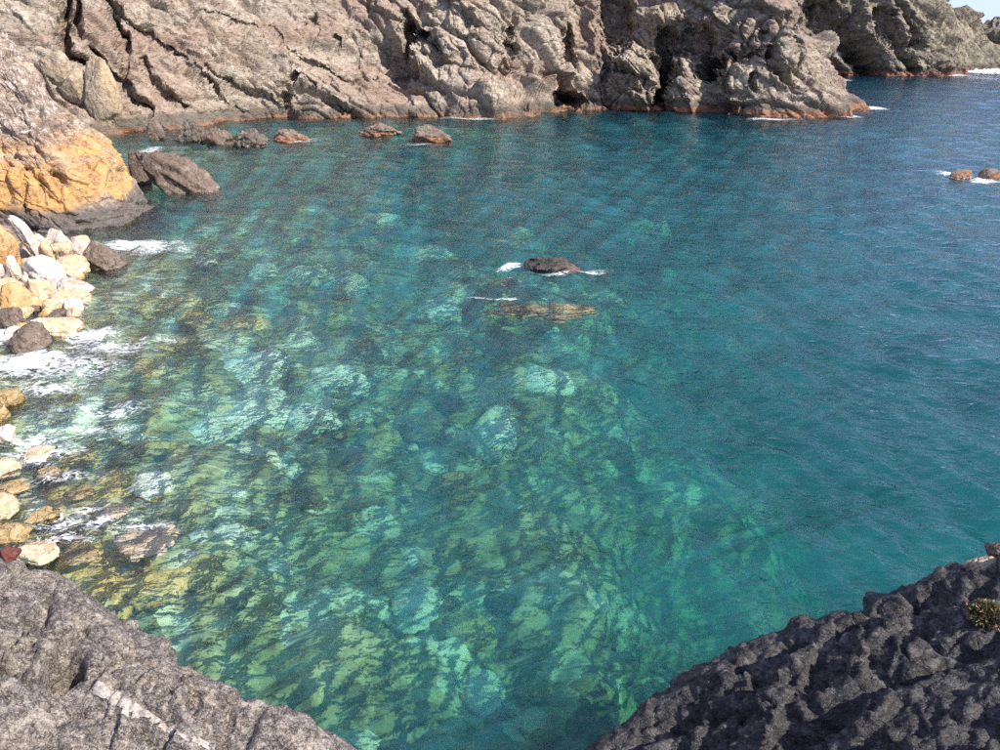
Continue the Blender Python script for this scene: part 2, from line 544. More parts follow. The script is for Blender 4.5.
def strat(deg_y, stretch):
    return np.diag(stretch) @ rotm('Y', deg_y)
c1 = cliff('cliff', MAIN, M_cliff, 0.13, 165, MAIN_F, strat(-35, (0.45, 1.0, 1.25)), seed=3, amps=(2.2, 1.6, 0.62, 0.17), scales=(10.0, 4.4, 1.7, 0.65), fb=(0.8, 5.0), wob=4.0)
c1.data.materials.append(M_head)
cen = np.empty(len(c1.data.polygons) * 3, np.float32)
c1.data.polygons.foreach_get('center', cen)
cpx, cpy, _ = project(cen.reshape(-1, 3).astype(float))
edge_n = fbm(cen.reshape(-1, 3) / 3.0, 3, 77) * 40
c1.data.polygons.foreach_set('material_index', (cpx + edge_n > 600).astype(np.int32))
tag(c1, 'tan and brown rock cliff closing the cove, running out to a rusty-footed headland', None, None, 'structure')

FAR = [
    (40, 230, 0.0, 1, 0.5, 8, 0.5, 34),
    row(790, 76.5, 0.0, 1, 0.5, 8, 0.5, 34),
    row(830, 76.3, 0.0, 1, 0.45, 8, 0.5, 32),
    row(870, 75.8, -0.1, 1, 0.45, 8, 0.5, 27),
    row(905, 76, -0.1, 1, 0.5, 8, 0.5, 22),
    row(930, 76.5, -0.2, 1, 0.8, 8, 0.6, 19),
    row(955, 75, -0.4, 0.9, 0.9, 8, 0.7, 16),
    row(985, 72, -0.6, 0.8, 1.1, 8, 0.7, 13),
    row(1012, 70, -0.9, 0.4, 1.4, 8, 0.8, 9.5),
    row(1016, 67, -1, 0.0, 1.4, 8, 0.8, 9),
    (88, 240, -1, 0.0, 0.8, 8, 0.8, 12),
]
FAR_F = [
    ('crack', [(820, 10), (838, 35), (860, 60), (878, 78)], 6, 4.0),
    ('crack', [(828, 5), (845, 30), (862, 50), (872, 74)], 8, 4.5), ('crack', [(822, 40), (838, 60), (845, 76)], 7, 4.0), ('hole', 868, 62, 6, 11, -20, 3.0),
    ('crack', [(893, 0), (905, 25), (915, 48)], 4, 3.5), ('hole', 884, 22, 8, 16, -20, 3.0),
    ('hole', 914, 68, 7, 9, 0, 4.5), ('crack', [(893, 36), (902, 52), (912, 70)], 5, 3.0),
    ('ridge', [(862, 0), (868, 20), (858, 38)], 6, 2.2), ('ridge', [(900, 5), (925, 30), (940, 60)], 14, 3.0),
    ('hole', 813, 30, 12, 40, 0, 3.0),
    ('crack', [(965, 18), (975, 40), (990, 58)], 3, 2.0),
]
c2 = cliff('far_headland', FAR, M_far, 0.22, 120, FAR_F, strat(-40, (0.5, 1.0, 1.2)), seed=41, amps=(2.4, 1.6, 0.8, 0.35), scales=(11.0, 5.0, 2.2, 0.9), fb=(1.2, 9.0), plateau=40, wob=3.5, z0=-12)
tag(c2, 'lichen-tinted far headland with dark clefts, sloping down to breaking surf', None, None, 'structure')

# --- ochre buttress on the left shore
M_ochre = rock_material('ochre_stained_rock', (0.27, 0.205, 0.155), (0.21, 0.155, 0.12), (0.46, 0.39, 0.31), (0.09, 0.07, 0.055),
                        grain=0.8, strata=(0, 40, 20), strata_scale=(0.6, 1, 1.3), pale_amt=0.6, dark_amt=0.7, veins=0.6,
                        zone=((0.41, 0.225, 0.085), 1.1, 3.6), wet=(0.085, 0.075, 0.07), wet_top=1.0, bump=0.05, wcoord=True)
OCHRE = [
    (-48, 22, -0.6, 0.8, 0.4, 2.5, 0.9, 12),
    row(-120, 240, -0.5, 0.9, 0.4, 2.5, 0.9, 11),
    row(-30, 234, -0.5, 0.9, 0.4, 2.5, 0.9, 9.6),
    row(20, 233, -0.5, 0.9, 0.4, 2.8, 1.0, 7.6),
    row(60, 234, -0.5, 0.85, 0.4, 3.0, 1.1, 6.0),
    row(100, 227, -0.6, 0.8, 0.4, 3.0, 1.2, 4.9),
    row(130, 220, -0.8, 0.6, 0.35, 2.8, 1.2, 4.4),
    row(145, 213, -1.0, 0.2, 0.30, 2.6, 1.2, 4.4),
    row(142, 205, -1.0, 0.0, 0.30, 2.6, 1.2, 4.6),
    row(128, 194, -1.0, -0.1, 0.3, 2.6, 1.2, 5.0),
    row(105, 180, -1.0, 0.0, 0.4, 3.0, 1.0, 6),
    row(40, 160, -1.0, 0.2, 0.5, 3.0, 0.9, 7),
]
OCHRE_F = [
    ('crack', [(0, 147), (20, 162), (40, 185), (60, 205)], 4, 0.45),
    ('crack', [(22, 170), (24, 190), (25, 210)], 3, 0.3), ('crack', [(42, 188), (48, 205)], 2.5, 0.25),
    ('crack', [(55, 175), (70, 195)], 5, 0.35), ('hole', 60, 182, 9, 5, 45, 0.4),
    ('crack', [(0, 75), (30, 110), (70, 135)], 4, 0.25),
    ('step', [(-10, 205), (30, 208), (70, 218), (110, 214), (140, 208)], 25, 0.35),
    ('hole', 118, 150, 9, 5, 20, 0.25),
]
c3 = cliff('ochre_rock_buttress', OCHRE, M_ochre, 0.06, 150, OCHRE_F, strat(-40, (0.55, 1.0, 1.1)), seed=71, amps=(0.5, 0.28, 0.10),
           scales=(2.2, 0.9, 0.35), fb=(0.35, 2.5), plateau=5, rise=0.5, wob=2.0, z0=-3, smooth_u=0.7)
tag(c3, 'sloping rock buttress stained orange, dark grey at its foot above pale boulders', 'rock outcrop')

# ------------------------------------------------------------------ foreground ledges
def ledge(name, crest, mat, prof, n_s, du, feats, dips, seed, amps, scales, fb, beds):
    rows = []
    for px, py, z, ix, iy in crest:
        g = ground(px, py, z)
        rows.append((g[0], g[1], z, ix, iy))
    rows = np.array(rows)
    L = np.linalg.norm(np.diff(rows[:, :2], axis=0), axis=1).sum()
    C, u = resample(rows, int(L / du))
    C = box_smooth(C, int(0.25 / du))
    C[:, 3:5] /= np.linalg.norm(C[:, 3:5], axis=1, keepdims=True)
    pr = np.array(prof, float)                     # offset inwards, height: fraction of crest (outside) or metres above it (inside)
    seg = np.hypot(np.diff(pr[:, 0]), np.diff(pr[:, 1]))
    s = np.concatenate([[0], np.cumsum(seg)])
    q = np.linspace(0, s[-1], n_s)
    off, dz = np.interp(q, s, pr[:, 0]), np.interp(q, s, pr[:, 1])
    off, dz = box_smooth(off, 6), box_smooth(dz, 6)
    G = np.zeros((len(C), n_s, 3))
    G[:, :, 0] = C[:, None, 0] + C[:, None, 3] * off[None]
    G[:, :, 1] = C[:, None, 1] + C[:, None, 4] * off[None]
    G[:, :, 2] = C[:, None, 2] + dz[None]
    N = grid_normals(G)
    if N[:, :, 2].mean() < 0: N = -N
    V, Nf = G.reshape(-1, 3), N.reshape(-1, 3)
    d = feature_field(V, feats, seed, 4.0, 2.0) if feats else 0
    Q = V @ dips.T
    d = d + fb[0] * fbm(V / fb[1], 4, seed + 1)
    mod = 0.6 + 0.9 * np.clip(fbm(V / 1.5, 2, seed + 9) + 0.35, 0, 1)
    for i, (a, sc) in enumerate(zip(amps, scales)):
        jit = np.stack([fbm(V / sc * 0.9 + 9.1 * k, 2, seed + 20 + i + 40 * k) for k in range(3)], 1) * 0.14
        d = d + a * mod * facets(Q / sc + jit, seed + 3 + i, 1.2, 0.4, 0.05, 0.55, 55.0)
    for nx, ny, nz_, sp, am in beds:                        # bedding: worn-back layers with sharp upper edges
        nn = np.array([nx, ny, nz_]); nn = nn / np.linalg.norm(nn)
        q = (V @ nn) / sp + 0.7 * fbm(V / 0.9, 3, seed + 60)
        fr_ = q - np.floor(q)
        d = d + am * (0.4 + mod) * (np.where(fr_ < 0.86, fr_ / 0.86, (1 - fr_) / 0.14) - 0.5) * (0.4 + 0.6 * _r(_hash(np.floor(q), np.floor(q) * 0, np.floor(q) * 0, seed), 2))
    d = d + 0.010 * fbm(Q / 0.1, 3, seed + 31, 0.6)
    cal = 1 - 0.55 * np.exp(-((off + 0.1) / 0.5) ** 2)            # the crest itself is worn smoother
    d = d * np.tile(cal, len(C))
    V = V + Nf * d[:, None]
    return mesh_object(name, V, grid_faces(len(C), n_s), mat, True)

M_near_l = rock_material('grey_schist', (0.125, 0.103, 0.088), (0.18, 0.150, 0.128), (0.40, 0.36, 0.32), (0.03, 0.026, 0.024),
                         grain=0.22, strata=(20, 30, 40), strata_scale=(0.5, 1, 1.4), pale_amt=0.45, dark_amt=0.85, speck=0.6, veins=0.12, cracks=0.8,
                         stain=(0.24, 0.20, 0.15), stain_amt=0.35, bump=0.05, wcoord=True)
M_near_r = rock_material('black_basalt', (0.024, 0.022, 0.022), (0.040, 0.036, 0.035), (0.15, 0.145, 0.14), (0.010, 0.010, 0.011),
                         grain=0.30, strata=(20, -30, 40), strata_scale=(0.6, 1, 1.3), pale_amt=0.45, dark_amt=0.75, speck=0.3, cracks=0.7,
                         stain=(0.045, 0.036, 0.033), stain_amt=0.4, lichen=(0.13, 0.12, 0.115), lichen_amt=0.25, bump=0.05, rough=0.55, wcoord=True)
PROF_L = [(-2.2, -4.6), (-1.2, -2.4), (-0.5, -0.9), (-0.15, -0.2), (0, 0), (0.5, 0.05), (1.6, 0.1), (3.0, 0.5), (6.0, 1.6), (9.5, 2.9)]
LEFT = [(-110, 535, 2.6, -0.35, -0.95), (0, 560, 2.4, -0.4, -0.9), (40, 563, 2.3, -0.5, -0.86), (72, 576, 2.15, -0.6, -0.8),
        (92, 602, 2.05, -0.65, -0.75), (130, 640, 1.9, -0.6, -0.8), (200, 672, 1.7, -0.55, -0.85), (270, 696, 1.5, -0.55, -0.85),
        (315, 720, 1.3, -0.65, -0.75), (342, 752, 1.1, -0.75, -0.65), (362, 810, 1.0, -0.8, -0.6), (378, 900, 0.9, -0.85, -0.5), (385, 1000, 0.9, -0.85, -0.5)]
LEFT_F = [('crack', [(-10, 668), (30, 690), (60, 695), (95, 682)], 9, 0.40), ('hole', 62, 672, 18, 26, 40, 0.7), ('hole', 45, 610, 8, 14, 20, 0.15),
          ('step', [(-20, 672), (60, 684), (110, 695), (160, 725), (215, 760)], 90, 0.38),
          ('ridge', [(95, 690), (140, 715), (200, 745)], 6, 0.06), ('crack', [(120, 640), (160, 670), (210, 700)], 7, 0.15),
          ('hole', 80, 625, 7, 12, 0, 0.14), ('crack', [(215, 690), (250, 720), (280, 750)], 6, 0.12)]
o = ledge('grey_rock_ledge', LEFT, M_near_l, PROF_L, 540, 0.018, LEFT_F, np.diag((0.5, 1.1, 1.0)) @ rotm('Z', 40) @ rotm('Y', 30), 101,
          (0.20, 0.15, 0.07, 0.028), (1.3, 0.55, 0.22, 0.09), (0.15, 1.6), [(0.6, 0.65, 0.45, 0.34, 0.07), (0.6, 0.65, 0.45, 0.11, 0.02)])
tag(o, 'rough grey speckled rock ledge crossed by a white quartz vein', 'rock ledge')
PROF_R = [(-2.0, -4.4), (-1.1, -2.2), (-0.5, -0.8), (-0.15, -0.15), (0, 0), (0.5, 0.12), (1.5, 0.4), (3.0, 0.9), (6.0, 2.2), (9.5, 3.6)]
RIGHT = [(540, 800, 0.5, 0.75, -0.65), (600, 748, 0.9, 0.7, -0.7), (645, 712, 1.2, 0.65, -0.75), (690, 668, 1.6, 0.6, -0.8), (720, 655, 1.8, 0.5, -0.85),
         (770, 635, 2.0, 0.5, -0.85), (830, 612, 2.3, 0.5, -0.85), (880, 592, 2.6, 0.45, -0.9), (920, 577, 2.8, 0.4, -0.9),
         (960, 566, 3.0, 0.35, -0.95), (1000, 555, 3.2, 0.3, -0.95), (1120, 525, 3.8, 0.2, -0.98)]
RIGHT_F = [('crack', [(730, 668), (800, 650), (870, 630), (940, 590)], 6, 0.16), ('crack', [(640, 740), (700, 720), (760, 690), (840, 670)], 7, 0.15),
           ('ridge', [(720, 680), (780, 655), (850, 630), (900, 618)], 10, 0.10), ('hole', 740, 672, 10, 7, -20, 0.15),
           ('crack', [(820, 720), (880, 690), (960, 655), (1000, 640)], 8, 0.16), ('ridge', [(880, 600), (940, 585), (1000, 570)], 8, 0.1)]
o = ledge('black_rock_ledge', RIGHT, M_near_r, PROF_R, 540, 0.02, RIGHT_F, np.diag((0.5, 1.1, 1.0)) @ rotm('Z', -35) @ rotm('Y', -25), 131,
          (0.12, 0.13, 0.08, 0.03), (1.2, 0.5, 0.22, 0.09), (0.07, 1.6), [(-0.5, 0.7, 0.5, 0.42, 0.08), (-0.5, 0.7, 0.5, 0.13, 0.02)])
tag(o, 'shaded black rock ledge with pale lichen patches, a small shrub growing on it', 'rock ledge')

# ------------------------------------------------------------------ sea bed
DEPTH = [(-300, 300, -2), (-100, 230, -1.2), (-60, 300, -0.6), (0, 300, -0.15), (0, 340, 0.2), (60, 290, 0.1), (90, 315, 0.35), (150, 300, 0.7), (115, 262, 0.3), (200, 300, 1.3),
         (250, 380, 1.7), (100, 420, 1.0), (30, 435, 0.45), (0, 485, 0.15), (0, 400, 0.35), (60, 520, 0.5), (130, 545, 0.6), (180, 600, 1.3), (110, 590, 0.9),
         (-120, 480, -0.8), (-120, 400, -0.6), (-100, 560, -0.5), (250, 600, 2.4), (300, 700, 2.6), (350, 500, 2.6), (300, 260, 2.2), (250, 170, 1.8), (200, 200, 1.4), (300, 138, 1.0),
         (170, 150, 0.5), (400, 150, 2.2), (420, 122, 0.8), (550, 265, 1.6), (550, 330, 2.2), (600, 400, 3.2), (500, 600, 3.2), (650, 740, 3.0), (430, 740, 2.8),
         (650, 200, 4.5), (700, 300, 5.5), (700, 450, 5.0), (800, 600, 5.5), (800, 300, 8), (900, 200, 9), (950, 400, 9), (960, 150, 10), (700, 130, 5),
         (850, 130, 6), (850, 90, 9), (980, 80, 12), (550, 170, 3.6), (600, 120, 3), (1100, 300, 12), (1200, 550, 9), (500, 450, 2.6), (450, 350, 2.2), (880, 90, 7)]
DP = np.array([[*ground(a, b)[:2], c] for a, b, c in DEPTH] + [[300, 300, 30], [0, 600, 25], [600, 0, 40], [100, -20, 15], [-60, 200, 0], [40, 2, 4], [-40, 2, 2], [0, -20, 3]])

def depth_at(x, y):
    r = np.hypot(x, y)
    num = np.zeros_like(x); den = np.zeros_like(x)
    for a, b, c in DP:
        rr = math.hypot(a, b)
        d2 = ((x - a) ** 2 + (y - b) ** 2) / (0.02 + (0.5 * (r + rr)) ** 2)
        w = 1.0 / (d2 + 0.0006) ** 1.6
        num += w * c; den += w
    return num / den

def polar_grid(r_list, angs):
    R, A = np.meshgrid(r_list, angs, indexing='ij')
    return np.stack([R * np.sin(A), R * np.cos(A)], 2)

rl = [3.0]
while rl[-1] < 260: rl.append(rl[-1] * 1.0065)
while rl[-1] < 6000: rl.append(rl[-1] * 1.15)
an = np.radians(np.linspace(-70, 70, 520))
XY = polar_grid(np.array(rl), an)
sx, sy = XY[:, :, 0].ravel(), XY[:, :, 1].ravel()
dep = depth_at(sx, sy)
P3 = np.stack([sx, sy, np.zeros_like(sx)], 1)
lump = 0.55 * facets(P3 / 2.6 + fbm(P3 / 2.0, 2, 5)[:, None] * 0.5, 211, 0.8) + 0.35 * fbm(P3 / 1.2, 4, 215) + 0.9 * fbm(P3 / 7.0, 3, 216)
dep = np.where(dep > 0, dep * 0.85, dep)
zb = -dep + lump * np.clip(0.35 + 0.35 * np.abs(dep), 0.2, 1.3)
SEAV = np.stack([sx, sy, zb], 1)

m, _, _ = new_mat('sea_bed_rock_and_sand')
t = NT(m)
pos = t.node('ShaderNodeNewGeometry').outputs['Position']
flat = t.mapping(pos, (1, 1, 0.5))
wv = t.node('ShaderNodeVectorMath', operation='ADD')
nz_ = t.node('ShaderNodeTexNoise'); nz_.inputs['Scale'].default_value = 0.9; nz_.inputs['Detail'].default_value = 4
t.l.new(flat, nz_.inputs['Vector']); t.l.new(flat, wv.inputs[0]); t.l.new(nz_.outputs['Color'], wv.inputs[1])
vr = t.node('ShaderNodeTexVoronoi'); vr.inputs['Scale'].default_value = 1.05
t.l.new(wv.outputs[0], vr.inputs['Vector'])
vcol = t.node('ShaderNodeSeparateColor'); t.l.new(vr.outputs['Color'], vcol.inputs[0])
n2 = t.noise(flat, 1.6, 7, 0.7, 0.2)
n3 = t.noise(flat, 0.10, 4, 0.55, 0.3)
c = t.mix(t.ramp(n2, 0.40, 0.62), (0.25, 0.23, 0.11), (0.48, 0.44, 0.25))
pal = t.math('MULTIPLY', t.ramp(vcol.outputs[0], 0.62, 0.72), t.ramp(n2, 0.36, 0.56))
c = t.mix(t.math('MULTIPLY', pal, 0.85), c, (0.70, 0.68, 0.54))
c = t.mix(t.math('MULTIPLY', t.ramp(vcol.outputs[1], 0.66, 0.74), 0.6), c, (0.08, 0.085, 0.05))
c = t.mix(t.math('MULTIPLY', t.ramp(n2, 0.45, 0.36), 0.7), c, (0.06, 0.065, 0.04))
c = t.mix(t.math('MULTIPLY', t.ramp(n3, 0.48, 0.64), 0.5), c, (0.22, 0.23, 0.12))
zs = t.node('ShaderNodeSeparateXYZ'); t.l.new(pos, zs.inputs[0])
c = t.mix(t.ramp(zs.outputs['Z'], -0.05, 0.15), c, t.mix(t.ramp(n2, 0.42, 0.60), (0.11, 0.088, 0.066), (0.30, 0.24, 0.175)))   # dry shingle of the beach
p = t.node('ShaderNodeBsdfDiffuse')
t.set(p.inputs['Color'], c)
oo = t.node('ShaderNodeOutputMaterial')
t.l.new(p.outputs[0], oo.inputs['Surface'])
M_bed = m
o = mesh_object('sea_bed', SEAV, grid_faces(len(rl), len(an)), M_bed, True)
tag(o, None, None, None, 'structure')

# ------------------------------------------------------------------ the sea
rng = np.random.RandomState(7)
WAVES = []
for lam, amp, nn, spread in ((7.0, 0.022, 7, 1.3), (3.0, 0.018, 10, 1.3), (1.5, 0.012, 12, 0.9), (0.8, 0.008, 14, 1.1), (0.45, 0.0045, 16, 1.4)):
    for i in range(nn):
        a = math.radians(205) + rng.normal(0, spread * 0.5)
        l = lam * rng.uniform(0.7, 1.35)
        WAVES.append((2 * math.pi / l * math.cos(a), 2 * math.pi / l * math.sin(a), rng.uniform(0, 6.28), amp * rng.uniform(0.5, 1.2), l))

def wave_z(x, y):
    r = np.hypot(x, y)
    res = np.maximum(r * 0.006, 0.05)
    z = np.zeros_like(x)
    for kx, ky, ph, a, l in WAVES:
        f = np.clip((l / res - 2.5) / 3.0, 0, 1)
        s = np.sin(kx * x + ky * y + ph)
        z += a * f * (s + 0.25 * s * s)
    calm = 0.55 + 0.75 * np.clip(fbm(np.stack([x, y, 0 * x], 1) / 9.0, 2, 301) + 0.45, 0, 1)
    return z * calm

wl = [3.5]
while wl[-1] < 240: wl.append(wl[-1] * 1.0042)
while wl[-1] < 6000: wl.append(wl[-1] * 1.12)
wan = np.radians(np.concatenate([np.linspace(-70, -36, 60)[:-1], np.linspace(-36, 36, 460), np.linspace(36, 70, 60)[1:]]))
XY = polar_grid(np.array(wl), wan)
wx, wy = XY[:, :, 0].ravel(), XY[:, :, 1].ravel()
wz = wave_z(wx, wy)
nr, na = len(wl), len(wan)
WV = np.stack([wx, wy, wz], 1)
WB = WV.copy(); WB[:, 2] = -90
# top sheet, plus a skirt and a coarse bottom so that the water is a closed body
top = grid_faces(nr, na)
idx = np.arange(nr * na).reshape(nr, na)
ring = np.concatenate([idx[0, :], idx[1:, -1], idx[-1, ::-1][1:], idx[::-1, 0][1:-1]])
low = np.arange(len(ring)) + nr * na
LV = WV[ring].copy(); LV[:, 2] = -90
skirt = np.stack([ring, low, np.roll(low, -1), np.roll(ring, -1)], 1)
cen_i = nr * na + len(ring)
CV = np.array([[0, 1500.0, -90]])
capf = np.stack([low, np.full(len(low), cen_i), np.roll(low, -1), np.roll(low, -1)], 1)
me_v = np.concatenate([WV, LV, CV])
water_faces = np.concatenate([top, skirt])
import bmesh

m, _, _ = new_mat('clear_sea_water')
t = NT(m)
pos = t.node('ShaderNodeNewGeometry').outputs['Position']
wp = t.mapping(pos, (1.0, 1.9, 1.0), (0, 0, math.radians(18)))
def crests(scale, amp, ang, sq):                 # sharp-crested wavelets of one size
    q = t.mapping(pos, (1.0, sq, 1.0), (0, 0, math.radians(ang)))
    n = t.noise(q, scale, 1, 0.5, 0.25)
    r = t.math('SUBTRACT', 1.0, t.math('ABSOLUTE', t.math('MULTIPLY_ADD', n, 3.2, -1.6)))
    return t.math('MULTIPLY', r, amp)
h = t.math('ADD', t.math('ADD', crests(0.85, 0.050, 24, 1.5), crests(2.2, 0.025, 10, 1.6)), crests(6.0, 0.010, 30, 1.5))
b = t.node('ShaderNodeBump')
b.inputs['Strength'].default_value = 1.0
b.inputs['Distance'].default_value = 1.0
t.l.new(h, b.inputs['Height'])
gl = t.node('ShaderNodeBsdfGlossy')
gl.inputs['Roughness'].default_value = 0.02
t.l.new(b.outputs[0], gl.inputs['Normal'])
rf = t.node('ShaderNodeBsdfRefraction')
rf.inputs['IOR'].default_value = 1.33
rf.inputs['Roughness'].default_value = 0.0
t.l.new(b.outputs[0], rf.inputs['Normal'])
tr = t.node('ShaderNodeBsdfTransparent')
mx = t.node('ShaderNodeMixShader'); mx.inputs[0].default_value = 0.88
t.l.new(rf.outputs[0], mx.inputs[1]); t.l.new(tr.outputs[0], mx.inputs[2])
fr = t.node('ShaderNodeFresnel'); fr.inputs['IOR'].default_value = 1.33
t.l.new(b.outputs[0], fr.inputs['Normal'])
mx2 = t.node('ShaderNodeMixShader')
t.l.new(fr.outputs[0], mx2.inputs[0]); t.l.new(mx.outputs[0], mx2.inputs[1]); t.l.new(gl.outputs[0], mx2.inputs[2])
va = t.node('ShaderNodeVolumeAbsorption')
va.inputs['Color'].default_value = (0.0, 0.92, 0.95, 1); va.inputs['Density'].default_value = 0.26
vs = t.node('ShaderNodeVolumeScatter')
vs.inputs['Color'].default_value = (0.10, 0.69, 1.0, 1); vs.inputs['Density'].default_value = 0.18
vs.inputs['Anisotropy'].default_value = 0.2
ad = t.node('ShaderNodeAddShader')
t.l.new(va.outputs[0], ad.inputs[0]); t.l.new(vs.outputs[0], ad.inputs[1])
oo = t.node('ShaderNodeOutputMaterial')
t.l.new(mx2.outputs[0], oo.inputs['Surface']); t.l.new(ad.outputs[0], oo.inputs['Volume'])
m.cycles.homogeneous_volume = True
m.cycles.volume_sampling = 'DISTANCE'
M_water = m
wo = mesh_object('sea', me_v, water_faces, M_water, True)
bm = bmesh.new(); bm.from_mesh(wo.data); bm.verts.ensure_lookup_table()
bm.faces.new([bm.verts[i] for i in low])
bmesh.ops.recalc_face_normals(bm, faces=bm.faces)
bm.to_mesh(wo.data); bm.free()
tag(wo, None, None, None, 'structure')

# ------------------------------------------------------------------ boulders
def ico(sub):
    bm = bmesh.new()
    bmesh.ops.create_icosphere(bm, subdivisions=sub, radius=1.0)
    V = np.array([v.co[:] for v in bm.verts])
    Fc = np.array([[v.index for v in f.verts] for f in bm.faces])
    bm.free()
    return V, Fc
ICO = {k: ico(k) for k in (3, 4, 5, 6)}

def rock_shape(seed, sub=5, planes=11, soft=0.025, rough=0.05, block=0.09, elong=(1, 1, 1), rot=(0, 0, 0), taper=0.0):
    """angular stone: the space inside randomly placed planes, edges worn a little, surface chipped"""
    rs = np.random.RandomState(seed)
    D, Fc = ICO[sub]
    n = rs.normal(size=(planes, 3)); n /= np.linalg.norm(n, axis=1, keepdims=True)
    h = rs.uniform(0.62, 1.0, planes)
    q = np.clip(D @ n.T, 1e-3, None)
    r = h[None] / q
    r = np.minimum(r, 1.25)
    r = -soft * np.log(np.exp(-r / soft).sum(1))
    V = D * r[:, None]
    d = block * facets(V * 1.6 + seed, seed + 1, 1.0, 0.25, 0.12) + block * 0.5 * facets(V * 4.0 + seed, seed + 2, 1.0, 0.2, 0.12)
    d = d + rough * fbm(V * 3 + seed, 4, seed + 3)
    V = V + D * d[:, None]
    R = rotm('Z', rot[2]) @ rotm('Y', rot[1]) @ rotm('X', rot[0])
    V = (V * np.array(elong)) @ R.T
    if taper:
        zz = (V[:, 2] - V[:, 2].min()) / np.ptp(V[:, 2])
        V[:, 0] = V[:, 0] * (1 - taper * zz) - taper * 0.25 * zz
        V[:, 1] = V[:, 1] * (1 - taper * zz)
    return V, Fc

def fit_boulder(name, bb, zbase, mat, seed, label, cat='boulder', group=None, deep=1.0, zvis=None, sub=5, ztop=None, **kw):
    """stone that spans the photo box bb = x0, y0, x1, y1 while resting on height zbase"""
    V, Fc = rock_shape(seed, sub, **kw)
    x0, y0, x1, y1 = bb
    if x1 < 95 and 215 < y1 < 365:
        x0, x1, y0 = x0 - 0.05 * (x1 - x0), x1 + 0.05 * (x1 - x0), y0 - 0.05 * (y1 - y0)
    V = V - (V.max(0) + V.min(0)) / 2
    ext = (V.max(0) - V.min(0)) / 2
    V = V / ext                                   # every axis spans -1..1
    zv = zbase if zvis is None else zvis
    g = ground((x0 + x1) / 2, y1, zv)
    dist = np.linalg.norm(g - CAMP)
    w = (x1 - x0) / 2 * dist / FPX
    if y1 < 200: deep = min(deep, 0.55)
    S = np.array([w, w * deep, w * 0.7])
    Cn = np.array([g[0], g[1] + S[1] * 0.6, zv])
    for it in range(14):
        W = V * S + Cn
        vis = W[W[:, 2] > zv - 0.02]
        if len(vis) < 10:
            S[2] *= 1.4; continue
        px, py, dp = project(vis)
        mid = dp.mean()
        Cn[0] += ((x0 + x1) / 2 - (px.min() + px.max()) / 2) * mid / FPX
        S[0] *= np.clip((x1 - x0) / max(px.max() - px.min(), 1), 0.7, 1.4)
        S[1] = S[0] * deep
        S[2] *= np.clip(1 + 0.7 * ((y1 - y0) / max(py.max() - py.min(), 1) - 1), 0.75, 1.3)
        S[2] = max(S[2], 0.05)
        gy = ground((x0 + x1) / 2, y1, zv)[1] - ground((x0 + x1) / 2, py.max(), zv)[1]
        Cn[1] += 0.8 * gy
        Cn[2] = zv + S[2] * (0.25 if zvis is not None else 0.55)
    W = V * S
    o = mesh_object(name, W + np.array([0, 0, S[2]]), Fc, mat, True, None, Cn - np.array([0, 0, S[2]]))
    tag(o, label, cat, group)
    return o

kw_m = dict(grain=0.7, bump=0.035)
M_white = rock_material('white_marble_boulder', (0.60, 0.54, 0.48), (0.52, 0.45, 0.38), (0.72, 0.69, 0.64), (0.28, 0.23, 0.18), pale_amt=0.6, dark_amt=0.6,
                        stain=(0.45, 0.30, 0.16), stain_amt=0.5, wet=(0.15, 0.11, 0.07), wet_top=-0.55, **kw_m)
M_cream = rock_material('cream_boulder', (0.54, 0.43, 0.30), (0.47, 0.35, 0.22), (0.68, 0.61, 0.50), (0.20, 0.14, 0.085), pale_amt=0.6, dark_amt=0.65,
                        stain=(0.46, 0.24, 0.08), stain_amt=0.6, wet=(0.15, 0.11, 0.07), wet_top=-0.55, **kw_m)
M_orange = rock_material('orange_boulder', (0.44, 0.25, 0.10), (0.37, 0.20, 0.08), (0.60, 0.46, 0.29), (0.14, 0.08, 0.04), pale_amt=0.6, dark_amt=0.65,
                         stain=(0.55, 0.42, 0.28), stain_amt=0.5, wet=(0.15, 0.11, 0.07), wet_top=-0.55, **kw_m)
M_pinkgrey = rock_material('pinkish_grey_boulder', (0.46, 0.39, 0.34), (0.40, 0.32, 0.28), (0.60, 0.54, 0.49), (0.20, 0.16, 0.14), pale_amt=0.5, dark_amt=0.4, wet=(0.15, 0.11, 0.07), wet_top=-0.55, **kw_m)
M_brown = rock_material('dark_brown_boulder', (0.12, 0.085, 0.062), (0.16, 0.12, 0.095), (0.34, 0.28, 0.24), (0.035, 0.026, 0.02), pale_amt=0.4, dark_amt=0.6, speck=0.3,
                        grain=0.7, bump=0.05, rough=0.6)
M_black = rock_material('wet_black_rock', (0.035, 0.030, 0.028), (0.055, 0.045, 0.04), (0.12, 0.10, 0.085), (0.012, 0.011, 0.011), pale_amt=0.4, dark_amt=0.6, grain=0.7, bump=0.05, rough=0.4,
                        band=(0.10, 0.06, 0.04), band_top=0.06)
M_redfoot = rock_material('red_footed_rock', (0.20, 0.155, 0.12), (0.15, 0.11, 0.085), (0.36, 0.30, 0.24), (0.05, 0.037, 0.028), pale_amt=0.5, dark_amt=0.6, grain=1.0, bump=0.05,
                          band=(0.18, 0.085, 0.05), band_top=0.35)
M_cliffb = rock_material('tan_fallen_block', (0.34, 0.27, 0.195), (0.27, 0.21, 0.155), (0.54, 0.47, 0.37), (0.10, 0.078, 0.058), pale_amt=0.5, dark_amt=0.55, grain=1.0, bump=0.05,
                         stain=(0.42, 0.27, 0.12), stain_amt=0.4)
M_darkred = rock_material('dark_red_stone', (0.15, 0.045, 0.035), (0.11, 0.035, 0.03), (0.26, 0.13, 0.11), (0.04, 0.015, 0.012), grain=0.3, bump=0.05)

